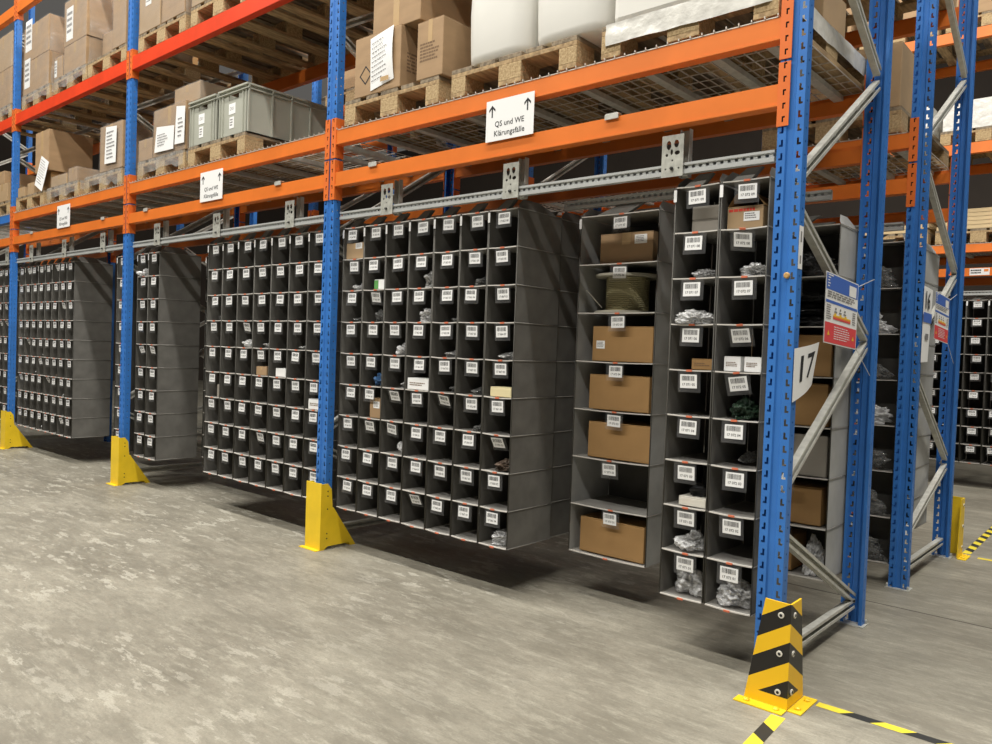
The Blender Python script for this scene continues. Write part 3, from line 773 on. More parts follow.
for r_, m_ in ((0, 'bag_dark'), (1, 'bag'), (2, 'bag_dark'), (3, 'bag'), (4, 'bag_dark'), (5, 'bag_dark'), (6, 'bag_dark')):
    cell_bag('X', 0, r_, f'{"smoky" if m_ == "bag_dark" else "clear"} bag in {ROW[r_]} cell of wide column between the two end frames' if r_ not in (4, 6) else f'smoky bag in {"fifth" if r_ == 4 else "lowest"} cell of wide column between the end frames', m_, r_ % 6, .85, .55, .05, 0, .1)
# ------------------------------------------------------------------ pallets
def pallet_meshes():
    out = []
    for x0, x1, mm in ((-.4, -.255, 0), (-.2, -.1, 0), (-.0725, .0725, 0), (.1, .2, 0), (.255, .4, 0)):
        b = BM(); bx(b, x0, x1, 0, 1.2, .122, .144, 0, .002); out.append(('deck_board', mesh('deck_board', b, 'wood_grey')))
    for y0 in (0, .5275, 1.055):
        b = BM(); bx(b, -.4, .4, y0, y0+.145, .1, .122, 0, .002); out.append(('cross_board', mesh('cross_board', b, 'wood')))
        for x0, x1 in ((-.4, -.3), (-.0725, .0725), (.3, .4)):
            b = BM(); bx(b, x0, x1, y0, y0+.145, .022, .1, 0, .003); out.append(('block', mesh('block', b, 'chip')))
    for x0, x1 in ((-.4, -.3), (-.0725, .0725), (.3, .4)):
        b = BM(); bx(b, x0, x1, 0, 1.2, 0, .022, 0, .002); out.append(('bottom_board', mesh('bottom_board', b, 'wood')))
    return out
PLM = pallet_meshes()
def pallet(label, xc, y, z, rz=0):
    t = thing('pallet', label, 'pallet', (xc, y, z), rz, 'wooden pallets')
    for nm, me in PLM: put(nm, me, t)
    return z+.1445
YP = .002; ZD = LV[1][1]+.0135
# nearest bay, lower loading level
zt = pallet('wooden pallet under three brown cartons right of nearest post', -2.345, YP, ZD)
t1 = carton('brown carton with a white paper sheet taped on, right of nearest post', -2.455, .0, zt, .40, .40, .345, 'card', False, None, side_print=6)
b = BM(); N = 8
g = [[b.verts.new((-.06+.2*i/4+.012*(j/N), -.004-.012*math.sin(PI*j/N)*(i/4), .335-.3*j/N+.035*(i/4-.5))) for j in range(N+1)] for i in range(5)]
for i in range(4):
    for j in range(N): b.faces.new((g[i][j], g[i+1][j], g[i+1][j+1], g[i][j+1]))
print_rows(b, lambda p, q: (-.04+p, -.0075-.012*math.sin(PI*(.31-q)/.3)*(p/.2), .045+q+.175*p), .14, .24, 9, 'a4', 1, .6, .82)
obj('paper_sheet', b, ['paper', 'ink_soft'], t1, smooth=True)['label'] = 'white printed sheet hanging on the carton front'
b = BM(); bx(b, .05, .12, -.016, -.015, .05, .075); obj('tape', b, 'tape', t1)
def diamond(t, c, r, ax):
    b = BM()
    for r0, r1 in ((r, r*.82),):
        P = lambda a, rr: (c[0]+(rr*math.cos(a) if ax == 'y' else 0), c[1]+(rr*math.cos(a) if ax == 'x' else 0), c[2]+rr*math.sin(a))
        for k in range(4):
            a0, a1 = k*PI/2, (k+1)*PI/2
            quad(b, [P(a0, r0), P(a1, r0), P(a1, r1), P(a0, r1)])
    obj('hazard_diamond', b, 'ink', t)['label'] = 'black diamond outline printed on the carton'
diamond(t1, (-.10, -.001, .12), .055, 'y')
t2 = carton('narrow brown carton with printed lines, left of the white canisters', -2.02, .0, zt, .20, .46, .31, 'card', True, None, prints=6)
diamond(t2, (.101, .38, .1), .06, 'x')
carton('brown carton lying across two cartons, topmost right of nearest post', -2.325, .02, zt+.3465, .40, .42, .3, 'card', True, None, bigtape=True)
carton('brown carton standing behind the carton with the taped sheet', -2.45, .46, zt, .42, .5, .6, 'card_dark')
carton('brown carton at the back of the nearest pallet', -2.03, .5, zt, .3, .5, .5, 'card_dark')
zt = pallet('wooden pallet under the white plastic canisters', -1.45, YP, ZD)
def canister(label, xc, y, w, d, h):
    t = thing('canister', label, 'canister', (xc, y, zt))
    b = BM(); N = 40; rings = []
    prof = [(.90, 0), (.955, .012), (.975, .06), (.99, .2), (1.0, .34), (.985, .5), (.96, .62), (.90, .72), (.72, .76), (.3, .77)]
    for s, z in prof:
        r = []
        for i in range(N):
            a = 2*PI*i/N; cs, sn = math.cos(a), math.sin(a); e = .42
            r.append(b.verts.new((s*w/2*math.copysign(abs(cs)**e, cs), d/2+s*d/2*math.copysign(abs(sn)**e, sn), z*h/.77)))
        rings.append(r)
    for q, r in zip(rings, rings[1:]):
        for i in range(N): b.faces.new((q[i], q[(i+1) % N], r[(i+1) % N], r[i]))
    b.faces.new(rings[0][::-1]); b.faces.new(rings[-1]); obj('canister_body', b, 'white_plastic', t, smooth=True)
    b = BM(); lathe(b, [(.05, h), (.05, h+.04), (.045, h+.045)], 20, center=(0, d*.35, 0)); obj('cap', b, 'white_plastic', t)
canister('white plastic canister beside the brown cartons, left of two', -1.57, .004, .435, .5, .62)
canister('white plastic canister above the sign, right of two', -1.118, .004, .455, .5, .62)
canister('white plastic canister standing behind the left canister', -1.57, .55, .42, .5, .62)
canister('white plastic canister standing behind the right canister', -1.118, .55, .455, .5, .62)
zt = pallet('film-covered wooden pallet against the 17 post', -.515, YP, ZD)
t = thing('wrapped_load', 'white film-wrapped load on the pallet against the 17 post', 'load', (-.515, YP, zt))
b = BM(); bx(b, -.35, .395, .012, .34, .002, .6, 0, .025); obj('load_body', b, 'white_plastic', t, smooth=False)
def film_skirt(lab, m, z0, amp, drop=.02):
    tp = [o for o in D.objects if o.get('label') == lab][0]
    b = BM(); N = 44; k0 = len(lab)
    def pt(i, j):
        q = i/N*3.21
        if q < 1.208: x, y = -.405, 1.2-q
        elif q < 2.018: x, y = -.405+(q-1.208), -.008
        else: x, y = .405, -.008+(q-2.018)
        z = -j*(.018 if x < .404 else .016)-(drop*abs(noise.noise(Vector((x*5+k0, y*5, 2)))) if j == 5 else 0)
        k = amp*noise.noise(Vector((x*11, y*11+k0, z*30)))
        return (x+(k if abs(x) > .4 else 0), y+(k if y < .01 else 0), z)
    g = [[b.verts.new(pt(i, j)) for j in range(6)] for i in range(N+1)]
    for i in range(N):
        for j in range(5): b.faces.new((g[i][j], g[i+1][j], g[i+1][j+1], g[i][j+1]))
    obj('film_skirt', b, m, tp, (0, 0, z0), smooth=True)
film_skirt('film-covered wooden pallet against the 17 post', 'white_film', .1443, .006)
carton('tan carton at the back of the pallet against the 17 post', -.36, .60, zt, .4, .3, .22, 'card_pale')

# second bay, lower loading level
zt = pallet('wooden pallet under the two grey-green crates', -4.25, YP, ZD)
def crate(label, xc, w=.395, d=.8, h=.338):
    t = thing('plastic_crate', label, 'crate', (xc, .0, zt))
    b = BM(); tk = .006; f = .985
    for x0, x1, y0, y1 in ((-w/2+.014, -w/2+.014+tk, .014, d-.014), (w/2-.014-tk, w/2-.014, .014, d-.014), (-w/2+.014, w/2-.014, d-.02, d-.014)):
        bx(b, x0, x1, y0, y1, 0, h-.01)
    # front end with the hand hole
    bx(b, -w/2+.014, -.065, .014, .02, 0, h-.01); bx(b, .065, w/2-.014, .014, .02, 0, h-.01)
    bx(b, -.065, .065, .014, .02, 0, h-.085); bx(b, -.065, .065, .014, .02, h-.045, h-.01)
    bx(b, -w/2+.014, w/2-.014, .014, d-.014, 0, .008)
    obj('crate_body', b, 'crate', t)
    b = BM()
    for z0, z1 in ((h-.012, h), (h-.04, h-.034)):
        bx(b, -w/2, w/2, 0, .016, z0, z1); bx(b, -w/2, w/2, d-.016, d, z0, z1); bx(b, -w/2, -w/2+.016, .016, d-.016, z0, z1); bx(b, w/2-.016, w/2, .016, d-.016, z0, z1)
    obj('rim', b, 'crate', t)
    for s in (-1, 1):
        for y in (.012, .2, .36, .52, .68, d-.018):
            b = BM(); x = s*(w/2-.014); bx(b, min(x, x+s*.012), max(x, x+s*.014), y, y+.011, .004, h-.012); obj('rib', b, 'crate', t)
    for x in (-w/2+.02, -w/2+.06, w/2-.066, w/2-.026):
        b = BM(); bx(b, x, x+.006, .004, .014, .004, h-.04); obj('rib', b, 'crate', t)
    for x0, z0, ww, hh, tx in ((-.06, .155, .085, .075, 'D01'), (-.05, .055, .06, .08, '')):
        b = BM(); bx(b, x0, x0+ww, .0125, .0138, z0, z0+hh)
        if tx:
            text_bm(b, tx, .034, lambda p, q: (x0+ww/2+p, .0122, z0+hh/2+q), 1)
        else: print_rows(b, lambda p, q: (x0+.008+p, .0122, z0+.01+q), ww*.6, hh*.7, 3, label, 1)
        obj('sticker', b, ['paper', 'ink_soft'], t)
crate('grey-green ribbed plastic crate, left of two on the pallet', -4.46)
crate('grey-green ribbed plastic crate, right of two nearest the post', -4.03)
zt = pallet('film-wrapped wooden pallet left of the plastic crates', -5.10, YP, ZD)
t = carton('low wrapped carton at left edge of the second bay', -5.36, .0, zt, .24, .4, .17, 'card', True, None, wrap=True)
t3 = carton('wrapped carton with large white sheets, left of the plastic crates', -4.955, .0, zt, .53, .5, .37, 'card', True, None, wrap=True)
b = BM()
for x0, x1, z0, z1, sk in ((-.215, .10, .03, .20, .03), (.118, .27, .05, .32, .02)):
    quad(b, [(x0, -.014, z0), (x1, -.014, z0-sk*.3), (x1+sk*.3, -.014, z1), (x0+sk, -.014, z1+sk)])
    print_rows(b, lambda p, q: (x0+.05+p, -.0165, z0+.03+q), (x1-x0)*.6, (z1-z0)*.6, 5, 'sh', 1, .6, .7)
obj('paper_sheet', b, ['paper', 'ink_soft'], t3)['label'] = 'two white printed sheets under the film'
carton('wrapped tan carton topmost left of the plastic crates', -4.80, .06, zt+.377, .40, .4, .14, 'card_pale', True, None, wrap=True)
carton('brown carton at the back left of the second bay', -5.1, .6, zt, .6, .5, .45, 'card_dark')
# third bay, lower loading level
zt = pallet('wooden pallet under leaning white sheet right of leftmost post', -8.0, YP, ZD)
carton('small brown carton left of leaning white sheet', -8.06, .03, zt, .18, .3, .13, 'card_pale')
t = carton('brown carton beneath the big square carton, third bay', -7.74, .06, zt, .34, .5, .2, 'card_dark')
t = carton('big square brown carton raised on a smaller one, third bay', -7.72, .02, zt+.2015, .37, .42, .41, 'card', True, None, bigtape=True)
t = carton('low brown carton at left end of third bay', -8.27, .01, zt, .2, .3, .1, 'card_pale')
b = BM(); bx(b, -.11, .11, -.001, 0, 0, .31); print_rows(b, lambda p, q: (-.09+p, -.0015, .03+q), .17, .25, 10, 'lean', 1, .6, .7)
tag(obj('paper_sheet', b, ['paper', 'ink_soft'], None, (-7.72, -.01, zt+.03), (-.06, .42, 0)), 'white printed sheet leaning askew on small cartons, third bay', 'paper')
zt = pallet('wooden pallet with low film-covered cartons, middle of third bay', -7.12, YP, ZD)
carton('flat film-covered carton in the middle of third bay', -7.2, .0, zt, .4, .5, .1, 'card_pale', True, None, wrap=True)
carton('small carton right of the flat film-covered carton', -6.86, .0, zt, .2, .4, .13, 'card', True, None, wrap=True)
t = thing('tub', 'red plastic tub behind the wrapped carton in third bay', 'tub', (-6.8, .62, zt))
b = BM(); lathe(b, [(.15, 0), (.17, .3), (.18, .31)], 28); obj('tub_body', b, 'red_plastic', t, smooth=True); b = BM(); lathe(b, [(.19, .311), (.19, .335)], 28); obj('lid', b, 'red_plastic', t)
zt = pallet('wooden pallet under wrapped carton left of middle post', -6.19, YP, ZD)
t4 = carton('wrapped carton with tall white sheet left of middle post', -6.02, .0, zt+.004, .46, .5, .40, 'card', True, None, wrap=True)
b = BM(); quad(b, [(-.1, -.014, .06), (.13, -.014, .05), (.14, -.014, .36), (-.08, -.014, .38)]); print_rows(b, lambda p, q: (-.06+p, -.0165, .08+q), .16, .25, 8, 'w4', 1, .6, .7)
obj('paper_sheet', b, ['paper', 'ink_soft'], t4)
# far-left bay, lower level
zt = pallet('wooden pallet left of the leftmost post', -9.0, YP, ZD)
carton('small brown carton stack base left of leftmost post', -8.85, .0, zt, .35, .4, .2, 'card_pale')
carton('small brown carton atop another left of leftmost post', -8.9, .0, zt+.2005, .25, .35, .14, 'card')
carton('brown carton at the far left edge, lower level', -9.25, .0, zt, .3, .4, .3, 'card')

# upper loading level
Z3 = DECK2
def stack(where, xc, z, items, wrap=True):
    for i, (lab, x, y, dz, w, d, h, m, st) in enumerate(items):
        carton(lab, xc+x, y, z+dz, w, d, h, m, True, st, wrap=wrap)
zt = pallet('upper-level wooden pallet right of leftmost post', -7.88, YP, Z3)
stack('', -7.88, zt, [('wrapped lower carton with hanging label, upper level right of leftmost post', .0, 0, 0, .72, .6, .33, 'card', (.05, .2, .16, .3)),
                      ('wrapped upper carton with white sheet, upper level right of leftmost post', .0, 0, .3345, .70, .6, .36, 'card', (.06, .3, .18, .32))])
carton('brown carton behind the wrapped pair, upper level third bay', -7.88, .65, zt, .7, .45, .8, 'card_dark')
zt = pallet('upper-level wooden pallet in the middle of third bay', -6.99, YP, Z3)
stack('', -6.99, zt, [('small wrapped carton with white foil, upper level third bay', -.28, 0, 0, .2, .5, .2, 'card', (.02, .1, .06, .16)),
                      ('wrapped lower carton of tall pair, upper level third bay', .12, 0, 0, .52, .6, .26, 'card', None),
                      ('wrapped upper carton with white sheet of tall pair, upper level', .12, .0, .2645, .54, .6, .42, 'card', (.1, .1, .16, .31))])
carton('dark carton behind the tall pair, upper level third bay', -6.99, .65, zt, .7, .45, .5, 'card_dark')
zt = pallet('upper-level wooden pallet left of middle post', -6.17, YP, Z3)
stack('', -6.17, zt, [('wrapped tall carton left of middle post, upper level', .26, 0, 0, .26, .6, .62, 'card', None), ('wrapped carton with small label left of middle post, upper level', -.14, .12, 0, .48, .5, .28, 'card', (.5, .2, .14, .2))])
for xc, nm in ((-5.14, 'left'), (-4.26, 'middle'), (-3.4, 'right')):
    zt = pallet(f'upper-level wooden pallet, {nm} one in second bay', xc, YP, Z3)
    stack('', xc, zt, [(f'wrapped left carton on {nm} upper pallet of second bay', -.2, 0, 0, .37, .6, .52, 'card_pale', (.3, .4, .1, .12)), (f'wrapped right carton on {nm} upper pallet of second bay', .2, 0, 0, .37, .6, .55, 'card', (.3, .5, .1, .12)),
                       (f'wrapped rear carton on {nm} upper pallet of second bay', 0, .62, 0, .76, .5, .6, 'card_dark', None)])
for xc, nm in ((-2.35, 'left'), (-1.45, 'middle'), (-.52, 'right')):
    zt = pallet(f'upper-level wooden pallet, {nm} one in nearest bay', xc, YP, Z3)
    carton(f'large brown carton on {nm} upper pallet of nearest bay', xc, .02, zt, .76, 1.1, .6, 'card', True, None, wrap=True)
zt = pallet('upper-level wooden pallet left of leftmost post', -9.0, YP, Z3)
carton('wrapped carton stack base on upper level left of leftmost post', -8.9, 0, zt, .6, .6, .4, 'card', True, None, wrap=True)
carton('wrapped carton stack top on upper level left of leftmost post', -8.9, 0, zt+.4045, .6, .6, .38, 'card_pale', True, None, wrap=True)

for lab in ('film-wrapped wooden pallet left of the plastic crates', 'wooden pallet under wrapped carton left of middle post', 'wooden pallet with low film-covered cartons, middle of third bay',
            'upper-level wooden pallet right of leftmost post', 'upper-level wooden pallet in the middle of third bay', 'upper-level wooden pallet left of leftmost post'):
    film_skirt(lab, 'wrap_skirt', .1443, .006, .09)

# second rack (behind)
for bay in (1, 2):
    for i, nm in enumerate(('right', 'middle', 'left')):
        xc = -(bay-1)*L-.55-i*.87
        if bay == 1 and i == 0:
            zt = pallet(f'second-rack lower pallet, {nm} one in {BAYN[bay]}', xc, YC+.002, ZD)
            carton('cream carton on second rack seen between the 17 and 16 frames', xc+.24, YC, zt, .30, .5, .36, 'card_pale')
            carton('brown carton left of cream carton on second rack', xc-.16, YC, zt, .42, .6, .3, 'card')
        zt = pallet(f'second-rack upper pallet, {nm} one in {BAYN[bay]}', xc, YC+.002, Z3)
        carton(f'brown carton on second-rack upper pallet, {nm} in {BAYN[bay]}', xc, YC, zt, .74, 1.0, .6, 'card' if i else 'card_pale', True, None, wrap=(i == 0))

# rack across the far aisle
for i, nm in enumerate(('right', 'middle', 'left')):
    xc = -.55-i*.87
    zt = pallet(f'far-aisle lower pallet carrying planks, {nm} one', xc, YF+.002, ZD)
    for j in range(5):
        b = BM(); bx(b, -.39, .39, 0, 1.1, 0, .04, 0, .003)
        tag(obj('plank_layer', b, 'lumber', None, (xc+.01*(j % 2), YF, zt+j*.0425)), f'{["lowest", "second", "third", "fourth", "topmost"][j]} pale board in the stack on {nm} far-aisle pallet', 'board', 'pale boards stacked across the far aisle')
    zt = pallet(f'far-aisle upper pallet, {nm} one', xc, YF+.002, Z3)
    t = carton(f'white film-wrapped box on {nm} far-aisle upper pallet', xc, YF, zt, .76, .9, .3, 'white_film', False, None, name='wrapped_box')
    zt = pallet(f'far-aisle topmost pallet, {nm} one', xc, YF+.002, LV[3][1]+.003)
    carton(f'brown carton on {nm} far-aisle topmost pallet', xc, YF, zt, .74, .9, .6, 'card', True, None)
b = BM(); bx(b, -.09, .09, -.001, 0, 0, .075); print_rows(b, lambda p, q: (-.08+p, -.0015, .012+q), .1, .05, 2, 'far', 1, .9, .4); bx(b, .04, .08, -.002, -.001, .04, .066, 2)
tag(obj('location_sign', b, ['paper', 'ink', 'sign_orange'], None, (-.52, YF-.003, LV[0][0]+.005)), 'small white location sign on the far-aisle lower beam', 'sign')

# ------------------------------------------------------------------ signs
def qs_sign(label, x, y, z, w, h, rz=0):
    b = BM(); bx(b, -w/2, w/2, -.002, 0, 0, h); yy = -.0026
    for s in (-1, 1):
        cx = s*w*.37; cz = h*.86; k = w/.3
        quad(b, [(cx-.004*k, yy, cz-.055*k), (cx+.004*k, yy, cz-.055*k), (cx+.004*k, yy, cz), (cx-.004*k, yy, cz)], 1)
        for q in (-1, 1):
            quad(b, [(cx, yy-.0002, cz+.004*k), (cx, yy-.0002, cz-.008*k), (cx+q*.020*k, yy-.0002, cz-.028*k), (cx+q*.020*k, yy-.0002, cz-.016*k)], 1)
    text_bm(b, 'QS und WE', .038*w/.3, lambda p, q: (p+.0, yy, h*.40+q), 1, bold=.0003)
    text_bm(b, 'Klärungsfälle', .038*w/.3, lambda p, q: (p+.0, yy, h*.17+q), 1, bold=.0003)
    return tag(obj('sign', b, ['paper', 'ink'], None, (x, y, z), (0, 0, rz)), label, 'sign', 'white signs with two arrows on the orange beams')
qs_sign('white sign with two arrows below the white canisters, nearest bay', -1.43, -.008, 2.293, .305, .202)
qs_sign('white sign with two arrows below the plastic crates, second bay', -4.27, -.008, 2.272, .315, .216)
qs_sign('white sign with two arrows below the cartons, third bay', -7.04, -.008, 2.289, .315, .216)

def sheet_sign(name, label, corners, txt, size, extra=None, bulge=.012):
    """bent paper in the X = const plane; corners TL TR BR BL as (y, z)"""
    b = BM(); N = 10
    TL, TR, BR, BL = corners
    def P(u, v, off=0):
        y = (TL[0]*(1-u)+TR[0]*u)*(1-v)+(BL[0]*(1-u)+BR[0]*u)*v
        z = (TL[1]*(1-u)+TR[1]*u)*(1-v)+(BL[1]*(1-u)+BR[1]*u)*v
        return (.004+off+bulge*math.sin(PI*u)*.8-.5*bulge*u*v, y, z)
    g = [[b.verts.new(P(i/N, j/N)) for j in range(N+1)] for i in range(N+1)]
    for i in range(N):
        for j in range(N): b.faces.new((g[i][j], g[i+1][j], g[i+1][j+1], g[i][j+1]))
    if extra: extra(b, P)
    text_bm(b, txt, size, lambda p, q: P(.44+p, .46-q, .0012) if not extra else P(.35+p, .19-q*.52, .0045), 1, bold=.011)
    return tag(obj(name, b, ['paper', 'ink', 'sign_blue', 'ink_soft'], None), label, 'sign')
sheet_sign('number_sign', 'bent white paper sign reading 17 on the striped-guard post', [(.0, 1.302), (.262, 1.335), (.215, 1.165), (.0, 1.10)], '17', .72)
def x16(b, P):
    quad(b, [P(0, .34, .0040), P(1, .34, .0040), P(1, .47, .0040), P(0, .47, .0040)], 2)
    quad(b, [P(.3, .62, .0040), P(.7, .62, .0040), P(.7, .70, .0040), P(.3, .70, .0040)], 3)
sheet_sign('number_sign', 'long white paper sign reading 16 with a blue band', [(YC+.03, 1.70), (YC+.235, 1.69), (YC+.19, 1.28), (YC+.03, 1.275)], '16', .62, x16, .002)

def info_sign(label, y0, y1, zb, zt_, slope):
    t = thing('load_sign', label, 'sign', (.012, (y0+y1)/2, zb))
    w = y1-y0; h = zt_-zb
    P = lambda u, v, o=0: (o, -w/2+u*w, v*h+slope*(u-.5))
    b = BM()
    quad(b, [P(0, 0), P(1, 0), P(1, 1), P(0, 1)]); quad(b, [P(0, 0, -.002), P(0, 1, -.002), P(1, 1, -.002), P(1, 0, -.002)])
    def r(u0, v0, u1, v1, m, o=.0006): quad(b, [P(u0, v0, o), P(u1, v0, o), P(u1, v1, o), P(u0, v1, o)], m)
    r(.015, .76, .985, .985, 1); r(.70, .77, .93, .93, 0, .0012)
    for k in range(4): r(.05, .80+.04*k, .10+.02*(k % 2), .815+.04*k, 0, .0012)
    r(.05, .955, .2, .972, 0, .0012)
    r(.015, .575, .985, .615, 1)
    r(.015, .015, .985, .30, 2)
    print_rows(b, lambda p, q: P(.05+p, .64+q, .0012), .85, .10, 3, label, 4, .8)
    print_rows(b, lambda p, q: P(.04+p, .33+q, .0012), .14, .22, 7, label+'b', 4, .7)
    print_rows(b, lambda p, q: P(.84+p, .34+q, .0012), .12, .2, 6, label+'c', 4, .7)
    for k in range(3): r(.27+.14*k, .46, .35+.14*k, .48, 4, .0012); r(.29+.14*k, .50, .33+.14*k, .53, 4, .0012)
    r(.24, .36, .78, .385, 2, .0012); r(.24, .385, .78, .405, 5, .0012); r(.24, .405, .78, .425, 3, .0012)
    for k in range(3): r(.27+.16*k, .425, .33+.16*k, .45, 3, .0012)
    print_rows(b, lambda p, q: P(.28+p, .06+q, .0012), .5, .2, 6, label+'d', 0, .8, .65)
    for u in (.12, .88): quad(b, [P(u-.035, .12, .0012), P(u+.035, .12, .0012), P(u, .19, .0012)], 3)
    obj('sign_panel', b, ['paper', 'sign_blue', 'sign_red', 'sign_yellow', 'ink_soft', 'sign_orange'], t)
    for u, v, dy, dz in ((1, .97, .30, .06), (1, .02, .30, -.12)):
        b = BM(); p = P(u, v); bar(b, p, (-.02, p[1]+dy, p[2]+dz), .002, .002); obj('string', b, 'white_plastic', t)
info_sign('blue white and red load sign strung inside the nearer end frame', .285, .70, 1.325, 1.61, -.02)
info_sign('blue white and red load sign strung inside the farther end frame', YC+.27, YC+.63, 1.405, 1.68, -.02)

# ------------------------------------------------------------------ guards on the floor
def ubolt(t, x, y, z, ax):
    b = BM(); lathe(b, [(.011, 0), (.011, .003), (.0105, .004)], 16)
    obj('washer', b, 'paper_warm', t, (x, y, z), (PI/2, 0, 0) if ax == 'y' else (0, PI/2, 0))
    b = BM(); lathe(b, [(.0055, .004), (.0055, .005)], 12)
    obj('hole_shade_disc', b, 'ink', t, (x, y, z), (PI/2, 0, 0) if ax == 'y' else (0, PI/2, 0))  # solid black disc, painted as the dark inside of a hole
def corner_guard(label, xc, yc, sy, m, z=.385):
    """fold at (xc, yc); faces run to -x and to +y*sy"""
    t = thing('corner_guard', label, 'guard', (xc, yc, 0)); tk = .006
    def face(pts, off):
        vs0 = [b.verts.new(p) for p in pts]; vs1 = [b.verts.new((p[0]+off[0], p[1]+off[1], p[2])) for p in pts]
        n = len(pts); b.faces.new(vs0); b.faces.new(vs1[::-1])
        for i in range(n): b.faces.new((vs0[i], vs1[i], vs1[(i+1) % n], vs0[(i+1) % n]))
    b = BM()
    face([(-.16, 0, .006), (0, 0, .006), (0, 0, z), (-.095, 0, z+.003)], (0, sy*tk))
    face([(0, sy*tk, .006), (0, sy*.16, .006), (0, sy*.10, z+.002), (0, sy*tk, z)], (-tk, 0))
    obj('guard_plate', b, m, t)
    b = BM(); bx(b, -.18, .0, min(-sy*.05, 0), max(-sy*.05, 0), 0, .006, 0, .0015)
    for x in (-.14, -.03): lathe(b, [(.012, .006), (.012, .011), (.006, .016)], 12, center=(x, -sy*.026, 0))
    obj('foot', b, 'yellow', t)
    b = BM(); bx(b, .001, .05, min(0, sy*.17), max(0, sy*.17), 0, .006, 0, .0015)
    for y in (.035, .13): lathe(b, [(.012, .006), (.012, .011), (.006, .016)], 12, center=(.026, sy*y, 0))
    obj('foot', b, 'yellow', t)
    for zz in (.06, .20, .34):
        ubolt(t, -.035, 0 if sy > 0 else .0, zz, 'y'); ubolt(t, 0, sy*.035, zz, 'x')
corner_guard('black and yellow striped corner guard at the foot of the 17 post', .082, -.125, 1, 'striped')
corner_guard('plain yellow corner guard at the far foot of the 16 frame', .048, YC+DP+.135, -1, 'yellow')
def column_guard(label, X):
    """U-shaped guard in front of a post whose right side is X"""
    t = thing('post_guard', label, 'guard', (X-W/2, -.05, 0)); h = .41; tk = .005; w = .076
    b = BM(); bx(b, -w, w, 0, tk, .0, h, 0, .001); obj('front_plate', b, 'yellow', t)
    for s in (-1, 1):
        b = BM()
        prof = [(tk, .03), (tk, h-.004), (.05, h-.004), (.078, h-.04), (.088, .26), (.10, .25), (.275, .0), (.235, .0), (.22, .02), (.06, .02), (.03, 0), (tk, 0)]
        vs0 = [b.verts.new((s*w, y, z)) for y, z in prof]; vs1 = [b.verts.new((s*(w-tk), y, z)) for y, z in prof]
        b.faces.new(vs0); b.faces.new(vs1)
        for i in range(len(prof)): b.faces.new((vs0[i], vs1[i], vs1[(i+1) % len(prof)], vs0[(i+1) % len(prof)]))
        obj('side_plate', b, 'yellow', t)
        for y, z in ((.05, .36), (.05, .33), (.05, .25), (.05, .1), (.05, .07)):
            b = BM(); lathe(b, [(.0045, 0), (.0045, .0012)], 10); obj('hole_shade_disc', b, 'ink', t, (s*w, y, z), (0, s*PI/2, 0))  # black discs painted on for the shade in small holes
    b = BM(); bx(b, -w+tk, w-tk, .235, .24, 0, .05); obj('rear_brace', b, 'yellow', t)
    b = BM(); bx(b, -w-.02, w, -.03, 0, 0, .005); obj('foot', b, 'yellow', t)
for i, nm in ((1, 'nearest'), (2, 'middle'), (3, 'leftmost')):
    column_guard(f'plain yellow post guard, {nm} of the three along the aisle', -i*L)
def floor_tape(label, p, q, w, n, off=0):
    b = BM(); p, q = Vector(p), Vector(q); d = q-p; ln = d.length; d.normalize(); s = Vector((-d.y, d.x, 0))*w/2
    st = ln/n; k = w*.9
    for i in range(n):
        a, c = p+d*(i*st), p+d*((i+1)*st)
        sk0 = d*(k/2 if i else 0); sk1 = d*(k/2 if i < n-1 else 0)
        quad(b, [a-s-sk0, c-s-sk1, c+s+sk1, a+s+sk0], (i+off) % 2)
    for f in b.faces:
        for v in f.verts: v.co.z = .001
    tag(obj('floor_tape', b, ['tape_yellow', 'tape_black'], None), label, 'tape', 'yellow and black hazard tape on the floor')
floor_tape('hazard tape running right from the striped guard', (.14, .02, 0), (2.6, .035, 0), .042, 24)
floor_tape('hazard tape running towards the viewer from the striped guard', (.075, -.185, 0), (.16, -1.6, 0), .05, 14)
floor_tape('hazard tape running away from the far corner guard', (.06, YC+DP+.2, 0), (.02, 6.3, 0), .05, 34)
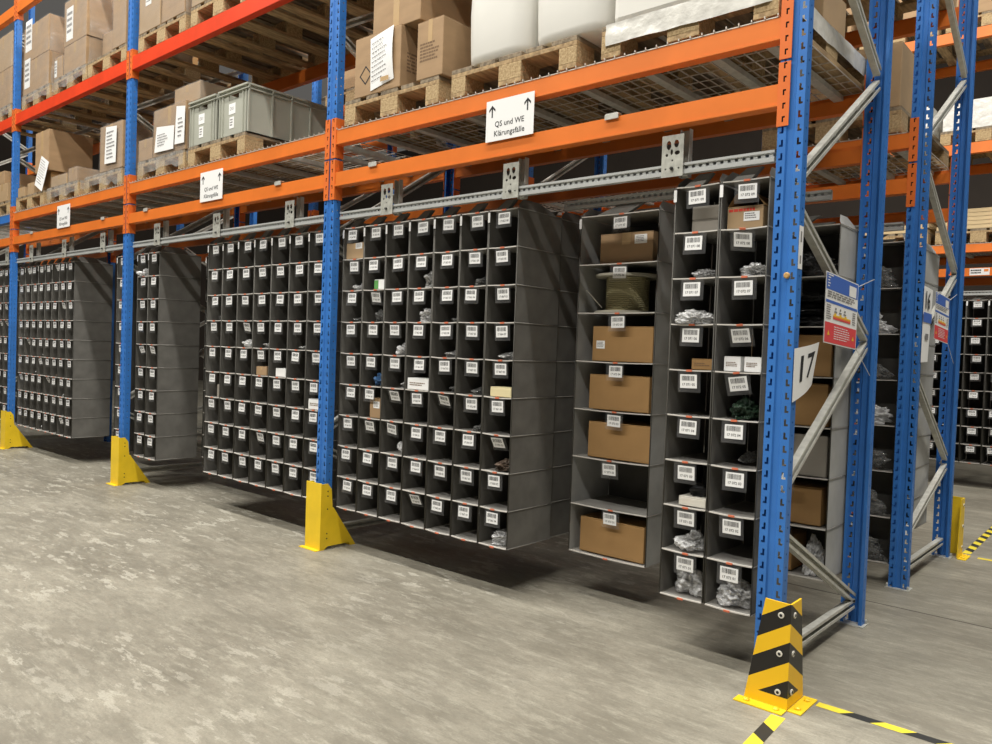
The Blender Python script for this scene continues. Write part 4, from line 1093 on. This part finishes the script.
floor_tape('hazard tape running right from the far corner guard', (.14, YC+DP+.12, 0), (2.6, YC+DP+.12, 0), .045, 24)

# ------------------------------------------------------------------ light
def area(name, loc, sx, sy, e, rot=(0, 0, 0), col=(1, .97, .915)):
    l = D.lights.new(name, 'AREA'); l.shape = 'RECTANGLE'; l.size = sx; l.size_y = sy; l.energy = e; l.color = col
    o = D.objects.new(name, l); C.objects.link(o); o.location = loc; o.rotation_euler = rot
    return o
for x in (2.2, -1.6, -5.4, -9.2):
    area('aisle_and_fill_light', (x, -1.7, 9.2), 3.2, .3, 310)
    area('aisle_and_fill_light', (x, -6.0, 9.2), 3.2, .3, 380)  # unseen fill row, added to brighten the rack fronts
for y in (1.5, 5.0): area('cross_aisle_lamp', (2.8, y, 9.2), .3, 3, 260)
area('far_aisle_lamp', (-1.0, 4.7, 9.2), 4, .3, 420)
w = D.worlds.new('hall'); bpy.context.scene.world = w; w.use_nodes = True
w.node_tree.nodes['Background'].inputs[0].default_value = (1, .95, .88, 1); w.node_tree.nodes['Background'].inputs[1].default_value = .105

# ------------------------------------------------------------------ camera
f_, cx, cy, cz, yaw, pit, rol = 781.102, 1.0833, -2.9205, 1.2529, math.radians(-41.11718), math.radians(-1.53840), math.radians(2.06213)
F = Vector((math.sin(yaw)*math.cos(pit), math.cos(yaw)*math.cos(pit), math.sin(pit)))
R = F.cross(Vector((0, 0, 1))).normalized(); U = R.cross(F)
R2 = R*math.cos(rol)+U*math.sin(rol); U2 = -R*math.sin(rol)+U*math.cos(rol)
cam = D.cameras.new('camera'); co = D.objects.new('camera', cam); C.objects.link(co)
cam.sensor_fit = 'HORIZONTAL'; cam.sensor_width = 36; cam.lens = f_*36/992; cam.clip_end = 100
mw = Matrix((R2, U2, -F)).transposed().to_4x4(); mw.translation = Vector((cx, cy, cz)); co.matrix_world = mw
sc = bpy.context.scene; sc.camera = co
sc.view_settings.view_transform = 'Standard'; sc.view_settings.exposure = 0
sc.cycles.max_bounces = 8; sc.cycles.transparent_max_bounces = 24
